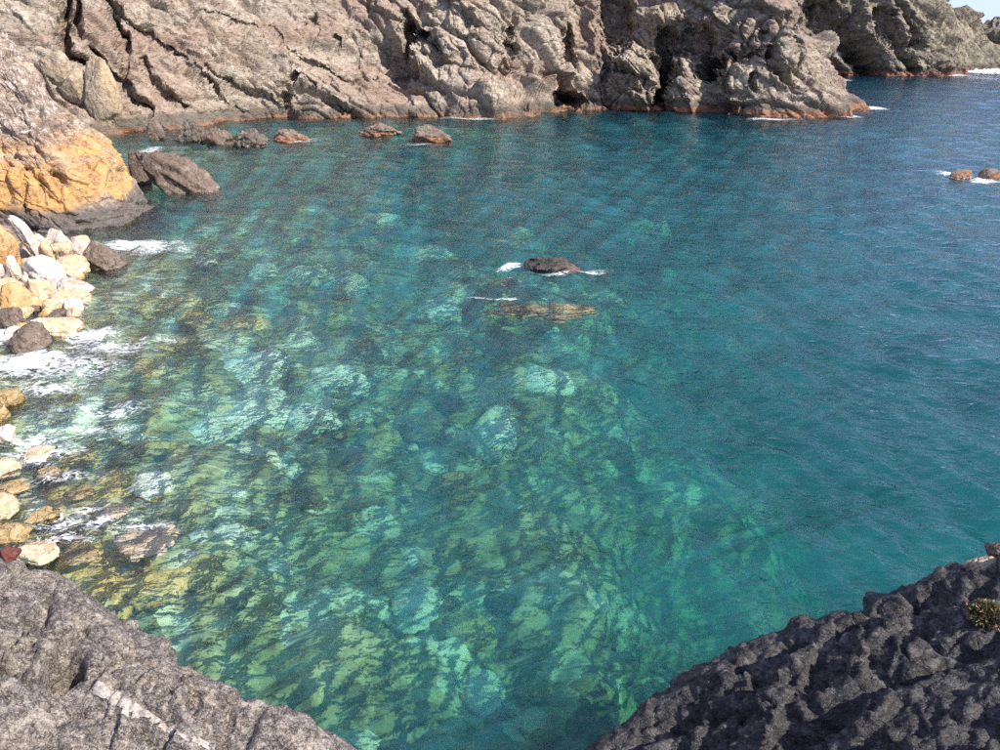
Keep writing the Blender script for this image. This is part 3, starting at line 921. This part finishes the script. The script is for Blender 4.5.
M_rubble = rock_material('dark_grey_rubble', (0.15, 0.122, 0.10), (0.11, 0.09, 0.074), (0.38, 0.33, 0.28), (0.04, 0.032, 0.027), pale_amt=0.5, dark_amt=0.7, grain=1.0, bump=0.05)
M_tan = rock_material('wet_golden_tan_rock', (0.36, 0.26, 0.12), (0.28, 0.19, 0.085), (0.55, 0.46, 0.30), (0.09, 0.065, 0.035), pale_amt=0.6, dark_amt=0.7, grain=0.5, bump=0.05, rough=0.45)
B = fit_boulder
# pale boulder beach at the foot of the ochre buttress
B('boulder', (-14, 222, 21, 286), -0.1, M_orange, 11, 'tall orange boulder with a pale flank, topmost in the beach pile', sub=5, planes=10)
B('boulder', (9, 217, 42, 256), 0.75, M_pinkgrey, 12, 'long pinkish grey slab leaning diagonally at the back of the boulder beach', planes=9, elong=(1.9, 0.8, 0.7), rot=(0, 42, 20), deep=0.8)
B('boulder', (30, 234, 48, 250), 0.8, M_pinkgrey, 13, 'small rounded grey pebble-like boulder between the leaning slab and a white boulder', sub=4, soft=0.12)
B('boulder', (46, 229, 71, 252), 0.6, M_white, 14, 'white pointed boulder at the back of the beach, against the dark buttress foot', sub=4, planes=9)
B('boulder', (39, 241, 56, 262), 0.5, M_cream, 15, 'small upright cream boulder squeezed above the big white boulder', sub=4)
B('boulder', (51, 243, 73, 261), 0.5, M_cream, 16, 'small cream boulder streaked with orange, resting behind the cream twin lumps', sub=4, planes=9)
B('boulder', (69, 239, 89, 258), 0.2, M_pinkgrey, 17, 'pinkish grey rounded boulder beside the dark brown pyramid rock', sub=4, soft=0.1)
B('boulder', (6, 256, 23, 283), 0.3, M_white, 18, 'narrow white boulder standing between the orange boulder and the big white one', sub=4, soft=0.1)
B('boulder', (23, 256, 67, 289), 0.15, M_white, 19, 'largest bright white boulder in the middle of the beach pile', planes=12, soft=0.1)
B('boulder', (58, 255, 89, 280), 0.1, M_cream, 20, 'cream double-lobed boulder touching the big white boulder', planes=12, soft=0.1)
B('boulder', (-6, 278, 20, 300), 0.1, M_cream, 21, 'cream boulder wedged below the tall orange boulder', sub=4)
B('boulder', (0, 283, 44, 312), 0.0, M_orange, 22, 'broad low orange boulder in front of the big white one', planes=11)
B('boulder', (26, 280, 58, 303), 0.1, M_cream, 23, 'cream wedge-shaped boulder leaning on the broad low orange boulder', planes=8, elong=(1.4, 1, 0.8), rot=(0, 25, 0))
B('boulder', (56, 277, 95, 299), -0.05, M_pinkgrey, 24, 'flat-topped greyish boulder with its edge in the shallow water', planes=9, elong=(1.4, 1, 0.7), rot=(0, 12, 0))
B('boulder', (50, 289, 90, 311), -0.05, M_cream, 25, 'triangular cream boulder with green algae at its foot, at the water edge', planes=7)
B('boulder', (42, 307, 72, 319), -0.1, M_brown, 26, 'low wet brown stone between the triangular boulder and the long cream one', sub=4)
B('boulder', (-5, 308, 24, 330), -0.1, M_brown, 27, 'wet brown stone half hidden under the broad orange boulder', sub=4)
B('boulder', (10, 306, 34, 320), -0.05, M_cream, 28, 'small flat cream stone in front of the broad orange boulder', sub=4)
B('boulder', (33, 318, 83, 342), -0.1, M_cream, 29, 'long cream boulder with orange patches, surf running round it', planes=9, elong=(1.5, 1, 0.8), rot=(0, 10, 10))
B('boulder', (6, 323, 51, 359), -0.15, M_brown, 30, 'dark brown rounded boulder in the surf at the end of the beach', planes=12, soft=0.1)
B('boulder', (81, 240, 131, 273), -0.1, M_brown, 31, 'dark brown pyramid-shaped rock lit on one side, standing in the shallows', planes=7, soft=0.015, elong=(1.2, 1, 0.9), rot=(0, 15, 30), taper=0.75)
# awash stones along the left edge
B('boulder', (-8, 424, 16, 446), -0.1, M_white, 32, 'white boulder at the waterline among sheets of foam', sub=4)
B('boulder', (20, 446, 58, 464), -0.1, M_cream, 33, 'cream boulder just breaking the surface near a round cream one', planes=9)
B('boulder', (-12, 457, 22, 480), -0.1, M_cream, 34, 'round cream boulder half out of the water', soft=0.1)
B('boulder', (-20, 492, 20, 526), -0.15, M_cream, 35, 'large cream boulder with a smooth back, washed by clear shallows', soft=0.12)
B('boulder', (92, 503, 133, 524), -0.15, M_cream, 36, 'pinkish cream stone with a white cap awash in clear shallows', planes=8)
B('boulder', (112, 530, 182, 562), -0.08, M_cream, 37, 'flat cream reef stone awash in the clear shallows', planes=8, elong=(1.5, 1, 0.5), block=0.2)
B('boulder', (14, 541, 60, 566), 0.1, M_cream, 38, 'orange-cream stone peeping over the grey ledge', planes=9)
B('boulder', (-4, 546, 22, 566), 0.6, M_darkred, 39, 'dark red stone tucked behind the grey ledge', sub=4)
for i, (bb, lb) in enumerate([
    ((-10, 388, 26, 412), 'tan boulder washed by foam below the surf at the end of the beach'),
    ((-12, 404, 12, 428), 'tan boulder half hidden behind the white boulder at the waterline'),
    ((34, 466, 66, 482), 'small tan stone awash beside the round cream boulder'),
    ((-8, 478, 30, 498), 'wet tan boulder between the round cream boulder and the large cream one'),
    ((22, 506, 62, 528), 'golden tan stone awash beside the large cream boulder'),
    ((-10, 522, 34, 550), 'broad golden tan boulder in the shallows behind the dark red stone'),
    ((44, 528, 86, 548), 'golden tan stone awash inshore of the flat cream reef stone'),
    ((62, 486, 96, 500), 'low golden tan stone barely breaking the surface'),
    ((56, 548, 100, 566), 'golden tan stone awash just off the grey ledge')]):
    B('boulder', bb, -0.12, M_tan, 140 + i, lb, planes=10, soft=0.06, block=0.16, sub=4)
# rocks at the foot of the back cliff
B('boulder', (128, 150, 152, 187), -0.1, M_brown, 40, 'dark round stone at the thick end of the long brown rock', sub=4)
B('boulder', (134, 150, 224, 197), -0.15, M_brown, 41, 'long dark brown rock lying in the water, lying in the water beside the ochre buttress', planes=12, elong=(2.0, 1, 0.8), rot=(0, 22, -12), deep=0.45, block=0.2, taper=0.2)
for i, (bb, mt, lb) in enumerate([
    ((146, 117, 166, 141), M_brown, 'small dark stone at the inner end of the rubble row'),
    ((158, 113, 182, 128), M_rubble, 'pale blocky stone perched on the rubble row under the cliff'),
    ((174, 119, 206, 145), M_rubble, 'biggest grey block of the rubble row under the cliff'),
    ((200, 127, 236, 147), M_brown, 'low brown block in the rubble row beside its biggest grey block'),
    ((232, 128, 268, 149), M_rubble, 'pointed pale-topped stone near the outer end of the rubble row'),
    ((272, 129, 310, 143), M_redfoot, 'flat reddish stone at the seaward end of the rubble row, barely clear of water')]):
    B('boulder', bb, -0.1, mt, 50 + i, lb, sub=5, planes=8, soft=0.015, block=0.22, taper=0.35)
B('boulder', (408, 124, 453, 144), -0.15, M_redfoot, 60, 'domed brown rock with a reddish foot, alone in the calm water', planes=9, taper=0.6, block=0.2)
B('boulder', (359, 122, 403, 138), -0.15, M_redfoot, 61, 'low tan rock with one dark end, beside the domed brown rock', planes=9, taper=0.4, block=0.2)
B('boulder', (523, 257, 582, 275), -0.1, M_black, 62, 'low black wet rock with surf on its side, out in the cove', planes=9, taper=0.35, block=0.2, deep=0.6)
B('boulder', (949, 169, 973, 180), -0.1, M_redfoot, 63, 'smaller of two brown rocks awash out at sea', sub=4)
B('boulder', (977, 168, 1001, 181), -0.1, M_redfoot, 64, 'larger of two brown rocks awash out at sea', sub=4)
# blocks perched above the ochre buttress
for i, (bb, z, lb, kk) in enumerate([
    ((38, 50, 71, 79), 5.0, 'squarish tan block perched highest in the gully above the ochre buttress', dict(planes=9)),
    ((58, 67, 92, 97), 3.2, 'dark-sided tan block lodged between two larger blocks in the gully', dict(planes=8)),
    ((84, 55, 123, 118), 1.5, 'tall pointed tan block with ochre stain, standing in the gully', dict(planes=8, elong=(0.8, 1, 1.5), rot=(0, -12, 0)))]):
    B('boulder', bb, z, M_cliffb, 70 + i, lb, **kk)

# stack of rock behind the far headland
V, Fc = rock_shape(90, 6, planes=10, block=0.25, rough=0.12, elong=(0.9, 0.9, 1.2))
V = V - (V.max(0) + V.min(0)) / 2
V = V / ((V.max(0) - V.min(0)) / 2) * np.array([12, 9, 9.5])
g = ground(1003, 65.5)
o = mesh_object('sea_stack', V + np.array([0, 0, 8.0]), Fc, M_far, False, None, (g[0], g[1], -5.0))
tag(o, 'dark rock stack rising just behind the far headland tip', 'sea stack')

# ------------------------------------------------------------------ boulders under water
M_sub_pale = rock_material('drowned_pale_boulder', (0.78, 0.76, 0.66), (0.70, 0.67, 0.56), (0.82, 0.81, 0.75), (0.40, 0.36, 0.26), grain=0.6, pale_amt=0.5, dark_amt=0.6, bump=0.02)
M_sub_olive = rock_material('drowned_weedy_boulder', (0.44, 0.36, 0.15), (0.34, 0.29, 0.11), (0.60, 0.54, 0.30), (0.12, 0.10, 0.045), grain=0.9, pale_amt=0.5, dark_amt=0.5, bump=0.02)
M_sub_dark = rock_material('drowned_dark_boulder', (0.10, 0.10, 0.055), (0.14, 0.135, 0.07), (0.30, 0.28, 0.15), (0.04, 0.04, 0.025), grain=0.9, pale_amt=0.5, dark_amt=0.5, bump=0.02)
M_reef = rock_material('brown_weedy_reef', (0.34, 0.25, 0.10), (0.26, 0.18, 0.07), (0.50, 0.40, 0.20), (0.09, 0.07, 0.03), grain=0.6, pale_amt=0.6, dark_amt=0.8, bump=0.04)
M_sub_gold = rock_material('drowned_golden_boulder', (0.58, 0.42, 0.16), (0.48, 0.33, 0.10), (0.70, 0.60, 0.36), (0.16, 0.11, 0.04), grain=0.6, pale_amt=0.5, dark_amt=0.6, bump=0.02)
SUBM = {}
def sub_mesh(kind, k):
    key = (kind, k)
    if key not in SUBM:
        V, Fc = rock_shape(400 + k, 4, planes=16, soft=0.10, rough=0.25, block=0.12)
        V = V - (V.max(0) + V.min(0)) / 2
        o = mesh_object('submerged_boulder', V, Fc, {'p': M_sub_pale, 'g': M_sub_gold, 'o': M_sub_olive, 'd': M_sub_dark}[kind], True)
        SUBM[key] = [o, False]
    return SUBM[key]
LBL = {'p': ('pale boulder showing turquoise under the water', 'pale boulders under the water'),
       'g': ('golden ochre boulder under the water', 'golden boulders under the water'),
       'o': ('olive weed-covered boulder under the water', 'weedy boulders under the water'),
       'd': ('dark boulder under the water', 'dark boulders under the water')}
MARKS = [((60, 300), 'just off the pale boulder beach'), ((110, 262), 'beside the dark brown pyramid rock'), ((180, 190), 'near the long brown rock'), ((410, 140), 'near the domed brown rock'),
         ((560, 262), 'near the black rock out in the cove'), ((540, 325), 'in front of the brown reef'), ((60, 460), 'among the foam and cream boulders'), ((140, 550), 'round the flat cream reef stone'),
         ((230, 660), 'below the grey ledge'), ((640, 690), 'below the black ledge'), ((330, 400), 'in the open middle of the cove'), ((460, 560), 'off both foreground ledges')]
rb = random.Random(5)
def place_sub(kind, px, py, w, h=None, lift=0.35, f=0.95, top=None):
    """w = width in photo pixels; the stone sits on the sea bed under that spot"""
    g0 = ground(px, py)
    d = 1.0
    for _ in range(6):
        # aim with the bent line of sight: apparent depth is about 0.6 of the real one
        g = ground(px, py, -0.55 * d)
        d = float(max(0.15, depth_at(np.array([g[0]]), np.array([g[1]]))[0]))
    slant = np.linalg.norm(g0 - CAMP)
    r = w / 2 * slant / FPX
    rec = sub_mesh(kind, rb.randrange(8))
    if rec[1]:
        o = rec[0].copy(); COL.objects.link(o)
    else:
        o = rec[0]; rec[1] = True
    r *= f
    hz = min(0.5 * r, 0.7)
    if top is not None: hz = max(hz, (d - top) * 0.55)
    ratio = rb.uniform(0.8, 1.25)
    o.scale = (r, r * ratio if h is None else h / 2 * slant / FPX / max(0.25, CAMH / slant), hz)
    o.rotation_euler = (rb.uniform(-0.15, 0.15), rb.uniform(-0.15, 0.15), rb.uniform(-0.4, 0.4))
    o.location = (g[0], g[1], min(-d + hz * lift, -hz * 1.35 - 0.15) if top is None else -top - hz * 1.1)
    mk = min(MARKS, key=lambda q: (q[0][0] - px) ** 2 + 1.6 * (q[0][1] - py) ** 2)[1]
    tag(o, LBL[kind][0] + ' ' + mk, 'boulder', LBL[kind][1])
    return o
for px, py, w in [(228, 243, 40), (262, 269, 32), (300, 270, 45), (205, 296, 55), (150, 255, 50), (232, 356, 90), (250, 408, 70), (215, 418, 70), (310, 406, 60), (105, 426, 80),
                  (262, 388, 45), (30, 436, 50), (150, 482, 60), (545, 367, 70), (492, 428, 45), (420, 530, 85), (410, 572, 90), (380, 215, 50), (640, 232, 60), (335, 368, 60),
                  (345, 277, 50), (230, 480, 55), (175, 270, 45), (430, 248, 50), (250, 215, 45), (300, 330, 45), (480, 640, 80), (350, 660, 80), (540, 705, 90), (390, 620, 70),
                  (270, 545, 60), (230, 515, 55), (520, 240, 50), (200, 225, 40), (330, 610, 60), (600, 620, 60), (440, 300, 45), (130, 240, 45), (175, 310, 40), (640, 560, 60), (60, 400, 60), (120, 395, 50)]:
    if py < 440: place_sub('p', px, py, w * 1.25, f=1.1, top=0.5 + 0.0013 * max(0, px - 100))
    else: place_sub('p', px, py, w, f=0.9)
for px, py, w in [(150, 298, 62), (118, 330, 62), (165, 340, 58), (112, 480, 55), (58, 488, 75), (95, 582, 80), (28, 540, 60), (140, 362, 50), (195, 322, 45), (45, 505, 70), (150, 575, 70), (90, 550, 70), (185, 300, 40), (240, 325, 50), (20, 475, 50), (75, 455, 50)]:
    place_sub('g', px, py, w, f=1.1, top=0.22)
for px, py, w in [(150, 300, 60), (190, 300, 40), (120, 332, 60), (165, 342, 60), (110, 480, 55), (60, 490, 70), (95, 582, 75), (30, 540, 60), (205, 335, 50), (140, 360, 60), (400, 560, 60),
                  (470, 590, 80), (430, 690, 90), (330, 720, 90), (540, 640, 70), (300, 600, 50), (250, 320, 60), (340, 300, 60), (420, 340, 60), (380, 420, 70), (500, 480, 80),
                  (250, 180, 40), (330, 180, 50), (450, 190, 60), (560, 210, 60), (650, 510, 80), (580, 560, 70), (450, 460, 70), (330, 540, 60), (200, 560, 60), (620, 330, 60), (160, 440, 60)]:
    place_sub('o', px, py, w)
for px, py, w in [(300, 480, 70), (350, 440, 80), (420, 405, 80), (270, 440, 60), (640, 530, 60), (280, 640, 70), (230, 580, 50), (560, 520, 80), (520, 400, 60), (360, 340, 70), (300, 300, 60),
                  (450, 380, 60), (570, 450, 70), (620, 610, 70), (500, 560, 60), (200, 390, 45), (220, 450, 50), (370, 700, 70), (440, 260, 60), (250, 290, 50), (680, 420, 80), (590, 690, 60)]:
    place_sub('d', px, py, w)
o = fit_boulder('reef_rock', (478, 303, 600, 322), -0.3, M_reef, 65, 'broad brown reef just under the surface in front of the black rock', 'reef', zvis=-0.28, planes=8, soft=0.06, deep=0.5, rough=0.4, block=0.5)

rs2 = random.Random(12)
taken = []
while len(taken) < 210:                                     # the smaller stones of the bouldery bottom
    px, py = rs2.uniform(60, 700), 200 + 540 * rs2.random()
    if py > 560 and px < 330 - (750 - py) * 1.2 + 40: continue
    if px > 640 and py > 640: continue
    if px < 150 and py < 360: continue
    if any((a - px) ** 2 + 4 * (b2 - py) ** 2 < 21 ** 2 for a, b2 in taken): continue
    taken.append((px, py))
    k = rs2.choice('pooddp' if px < 420 else 'poodd')
    place_sub(k, px, py, rs2.uniform(18, 46) * (0.7 + py / 900), f=0.72)

# small stones filling the beach between the big boulders
for i in range(64):
    px = rs2.uniform(-15, 80)
    py = rs2.uniform(248, 345)
    if px > 95 - (py - 250) * 0.35: px -= 30
    w = rs2.uniform(9, 22)
    z = max(-0.1, 0.55 - (py - 245) * 0.008 - px * 0.004)
    mt = rs2.choice([M_white, M_cream, M_cream, M_pinkgrey, M_brown, M_orange])
    nm = {M_white: 'white', M_cream: 'cream', M_pinkgrey: 'pinkish grey', M_brown: 'wet brown', M_orange: 'orange'}[mt]
    B('stone', (px, py - w * 0.85, px + w, py), z, mt, 700 + i, 'small %s stone filling a gap between the beach boulders' % nm, 'stone', 'small %s stones of the boulder beach' % nm, sub=3, planes=9)

for i in range(34):                                         # the beach runs on along the buttress
    px = rs2.uniform(-150, -18)
    py = rs2.uniform(250, 470)
    w = rs2.uniform(22, 48)
    mt, nm = rs2.choice([(M_white, 'white'), (M_cream, 'cream'), (M_pinkgrey, 'pinkish grey'), (M_orange, 'orange'), (M_brown, 'brown')])
    g = ground(px, py)
    z = float(np.clip(-depth_at(np.array([g[0]]), np.array([g[1]]))[0], -0.1, 1.5))
    B('boulder', (px, py - w * 0.75, px + w * 0.9, py), z, mt, 760 + i, '%s boulder farther along the beach behind the orange boulder' % nm, 'boulder', '%s boulders farther along the beach' % nm, sub=4, planes=9)

# stones on the crest of the black ledge
B('boulder', (984, 541, 1014, 563), 3.15, M_brown, 801, 'dark rounded stone on top of the black ledge', sub=5, soft=0.1)
B('boulder', (962, 556, 1004, 580), 3.0, M_cliffb, 802, 'tan weathered stone set in the black ledge below a dark rounded stone', planes=9, deep=0.7)

# ------------------------------------------------------------------ quartz vein on the grey ledge
def surface_strip(ledge_obj, poly, half, lift, name, mat, seed):
    me = ledge_obj.data
    V = np.empty(len(me.vertices) * 3, np.float32); me.vertices.foreach_get('co', V); V = V.reshape(-1, 3).astype(float)
    Nn = np.empty(len(me.vertices) * 3, np.float32); me.vertices.foreach_get('normal', Nn); Nn = Nn.reshape(-1, 3)
    if Nn[:, 2].mean() < 0: Nn = -Nn
    px, py, _ = project(V)
    d, sd = seg_dist(px + fbm(V * 1.5, 2, seed) * 10, py + fbm(V * 1.5 + 9, 2, seed) * 10, poly)
    n = fbm(V * 4, 2, seed + 3)
    w = half * (0.6 + 1.5 * np.clip(n * 1.3 + 0.3, 0, 1))
    keep = (d < w) & (V[:, 2] > 1.5)
    Fq = np.empty(len(me.loops), np.int32); me.loops.foreach_get('vertex_index', Fq); Fq = Fq.reshape(-1, 4)
    Fq = Fq[keep[Fq].all(1)]
    if not len(Fq): return
    lab = np.arange(len(V))                                 # keep the largest connected run of the vein
    for _ in range(400):
        mn = lab[Fq].min(1)
        new = lab.copy()
        for k in range(4): np.minimum.at(new, Fq[:, k], mn)
        if (new == lab).all(): break
        lab = new
    fl = lab[Fq[:, 0]]
    ids, cnt = np.unique(fl, return_counts=True)
    Fq = Fq[fl == ids[cnt.argmax()]]
    used, inv = np.unique(Fq, return_inverse=True)
    prof = np.sqrt(np.clip(1 - d[used] / w[used], 0, 1))
    NV = V[used] + Nn[used] * (0.004 + lift * prof)[:, None]
    return mesh_object(name, NV, inv.reshape(-1, 4), mat, True, ledge_obj)
M_quartz = rock_material('white_quartz', (0.34, 0.30, 0.27), (0.26, 0.225, 0.20), (0.50, 0.46, 0.43), (0.12, 0.10, 0.09), grain=0.15, pale_amt=0.6, dark_amt=0.7, bump=0.03, wcoord=True)
gl_ = bpy.data.objects['grey_rock_ledge']
surface_strip(gl_, [(96, 690), (125, 706), (150, 722), (178, 735), (202, 748)], 5.5, 0.015, 'quartz_vein', M_quartz, 900)

# ------------------------------------------------------------------ foam
def foam_patches(patches):
    Vs, Fs, Ds, n0 = [], [], [], 0
    for k, (cx, cy_, rx, ry, dens, hgt) in enumerate(patches):
        c0 = ground(cx, cy_); l = ground(cx - rx, cy_); r = ground(cx + rx, cy_); f = ground(cx, cy_ + ry); bk = ground(cx, cy_ - ry)
        hx, hy = (r[0] - l[0]) / 2, max((bk[1] - f[1]) / 2, 0.15)
        st = max(0.03, c0[1] * 0.0022)
        nx, ny = int(min(160, max(8, 2 * hx / st))), int(min(160, max(8, 2 * hy / st)))
        a, b2 = np.meshgrid(np.linspace(-1, 1, nx), np.linspace(-1, 1, ny), indexing='ij')
        x, y = (c0[0] + a * hx).ravel(), (0.5 * (f[1] + bk[1]) + b2 * hy).ravel()
        rr = np.sqrt(a * a + b2 * b2).ravel()
        P = np.stack([x, y, 0 * x], 1)
        fall = np.clip(1.05 - rr + 0.5 * fbm(P / (0.35 * max(hx, hy)), 3, 500 + k), 0, 1) * dens
        z = wave_z(x, y) + 0.02 + hgt * np.clip(fbm(P / 0.6, 4, 520 + k) + 0.25, 0, 1) * smooth01(fall * 1.4)
        Vs.append(np.stack([x, y, z], 1)); Fs.append(grid_faces(nx, ny) + n0); Ds.append(fall); n0 += len(x)
    m, _, _ = new_mat('sea_foam')
    t = NT(m)
    at = t.node('ShaderNodeAttribute', attribute_name='foam_amount')
    pos = t.node('ShaderNodeNewGeometry').outputs['Position']
    st = t.mapping(pos, (1, 1.6, 1))
    n = t.noise(st, 3.6, 7, 0.72, 1.0)
    v = t.math('ABSOLUTE', t.math('SUBTRACT', t.noise(st, 2.6, 4, 0.6, 1.2), 0.5))
    web = t.ramp(v, 0.10, 0.0)
    a = t.math('ADD', t.math('MULTIPLY', at.outputs['Fac'], 0.95), t.math('MULTIPLY', t.math('SUBTRACT', n, 0.5), 1.3))
    a = t.math('ADD', a, t.math('MULTIPLY', web, 0.38))
    al = t.math('MULTIPLY', t.ramp(a, 0.38, 0.98, 0.0, 0.92), t.ramp(at.outputs['Fac'], 0.0, 0.35))
    df = t.node('ShaderNodeBsdfDiffuse'); df.inputs['Color'].default_value = (0.82, 0.84, 0.86, 1)
    tr = t.node('ShaderNodeBsdfTransparent')
    mx = t.node('ShaderNodeMixShader')
    t.l.new(al, mx.inputs[0]); t.l.new(tr.outputs[0], mx.inputs[1]); t.l.new(df.outputs[0], mx.inputs[2])
    oo = t.node('ShaderNodeOutputMaterial'); t.l.new(mx.outputs[0], oo.inputs['Surface'])
    o = mesh_object('sea_foam', np.concatenate(Vs), np.concatenate(Fs), m, True)
    at_ = o.data.attributes.new('foam_amount', 'FLOAT', 'POINT')
    at_.data.foreach_set('value', np.concatenate(Ds).astype(np.float32))
    tag(o, None, None, None, 'stuff')
foam_patches([(28, 366, 58, 15, 1.0, 0.15), (92, 338, 32, 9, 1.0, 0.18), (5, 340, 25, 14, 0.9, 0.1), (45, 392, 60, 10, 0.62, 0.04), (130, 246, 32, 7, 0.95, 0.05), (150, 245, 70, 6, 0.45, 0.02),
              (30, 440, 45, 10, 0.62, 0.04), (95, 432, 60, 9, 0.42, 0.02), (60, 478, 60, 10, 0.45, 0.03), (165, 340, 40, 5, 0.42, 0.03), (90, 512, 30, 7, 0.5, 0.02), (60, 540, 50, 9, 0.5, 0.03),
              (150, 530, 40, 7, 0.42, 0.02), (510, 268, 16, 3, 0.9, 0.10), (560, 277, 40, 2.6, 0.5, 0.04), (506, 301, 17, 3, 0.8, 0.06), (590, 274, 25, 4, 0.6, 0.02), (480, 300, 22, 2.5, 0.5, 0.02),
              (985, 72.5, 42, 2.6, 1.3, 1.2), (955, 75.5, 20, 1.2, 0.8, 0.3), (952, 176, 16, 5, 0.85, 0.15), (985, 181, 22, 4, 0.7, 0.08), (848, 117, 18, 2, 0.8, 0.15), (876, 109, 16, 2, 0.8, 0.12),
              (840, 80, 14, 1.5, 0.7, 0.2), (60, 372, 95, 20, 0.55, 0.04), (110, 350, 70, 14, 0.5, 0.04), (40, 455, 80, 18, 0.45, 0.02), (150, 250, 60, 9, 0.5, 0.02), (70, 525, 90, 16, 0.42, 0.02), (100, 415, 90, 12, 0.42, 0.02), (770, 119.5, 40, 1.5, 0.6, 0.08), (150, 150, 16, 4, 0.6, 0.03), (300, 141, 25, 3, 0.5, 0.03), (420, 145, 30, 2, 0.45, 0.03), (470, 119, 50, 1.4, 0.5, 0.05)])

# ------------------------------------------------------------------ little shrub on the black ledge
def leaf_material(name, col):
    m, _, _ = new_mat(name)
    t = NT(m)
    pos = t.node('ShaderNodeNewGeometry').outputs['Position']
    c = t.mix(t.ramp(t.noise(pos, 18, 3), 0.35, 0.65), tuple(x * 0.6 for x in col), tuple(min(1, x * 1.4) for x in col))
    p = t.node('ShaderNodeBsdfPrincipled'); t.set(p.inputs['Base Color'], c); p.inputs['Roughness'].default_value = 0.6
    oo = t.node('ShaderNodeOutputMaterial'); t.l.new(p.outputs[0], oo.inputs['Surface'])
    return m
deps = bpy.context.evaluated_depsgraph_get()
def on_ledge(px, py):
    d = Vector(FPX * FWD + (px - 500) * RGT + (375 - py) * UPV).normalized()
    led = bpy.data.objects['black_rock_ledge']
    ok, loc, nor, _ = led.ray_cast(Vector(CAMP), d)
    return np.array(loc) if ok else ground(px, py, 3.0)
def leaf_clump(name, mat, n, rad, parent, seed, hgt):
    r = np.random.RandomState(seed)
    Vs, Fs = [], []
    for i in range(n):
        th, ph = r.uniform(0, 6.28), r.uniform(0.1, 1.45)
        dirv = np.array([math.cos(th) * math.sin(ph), math.sin(th) * math.sin(ph), math.cos(ph) * hgt])
        base = dirv * rad * r.uniform(0.15, 0.85)
        L, wd = rad * r.uniform(0.14, 0.26), rad * r.uniform(0.025, 0.05)
        up = dirv + r.normal(0, 0.4, 3); up /= np.linalg.norm(up)
        sd = np.cross(up, r.normal(size=3)); sd /= np.linalg.norm(sd)
        k = len(Vs) * 6
        Vs.append(np.array([base, base + up * L * 0.35 + sd * wd, base + up * L * 0.75 + sd * wd * 0.7, base + up * L, base + up * L * 0.75 - sd * wd * 0.7, base + up * L * 0.35 - sd * wd]))
        Fs.append(np.array([[0, 1, 2, 5], [5, 2, 3, 4]]) + k)
    return mesh_object(name, np.concatenate(Vs), np.concatenate(Fs), mat, False, parent)
root = bpy.data.objects.new('shrub', None); COL.objects.link(root)
root.location = on_ledge(985, 618)
tag(root, 'small green shrub with reddish tips rooted in the black ledge', 'shrub')
leaf_clump('foliage', leaf_material('green_leaf', (0.075, 0.085, 0.028)), 1100, 0.25, root, 1, 0.8)
leaf_clump('dry_foliage', leaf_material('reddish_leaf', (0.13, 0.06, 0.028)), 600, 0.26, root, 2, 0.7)
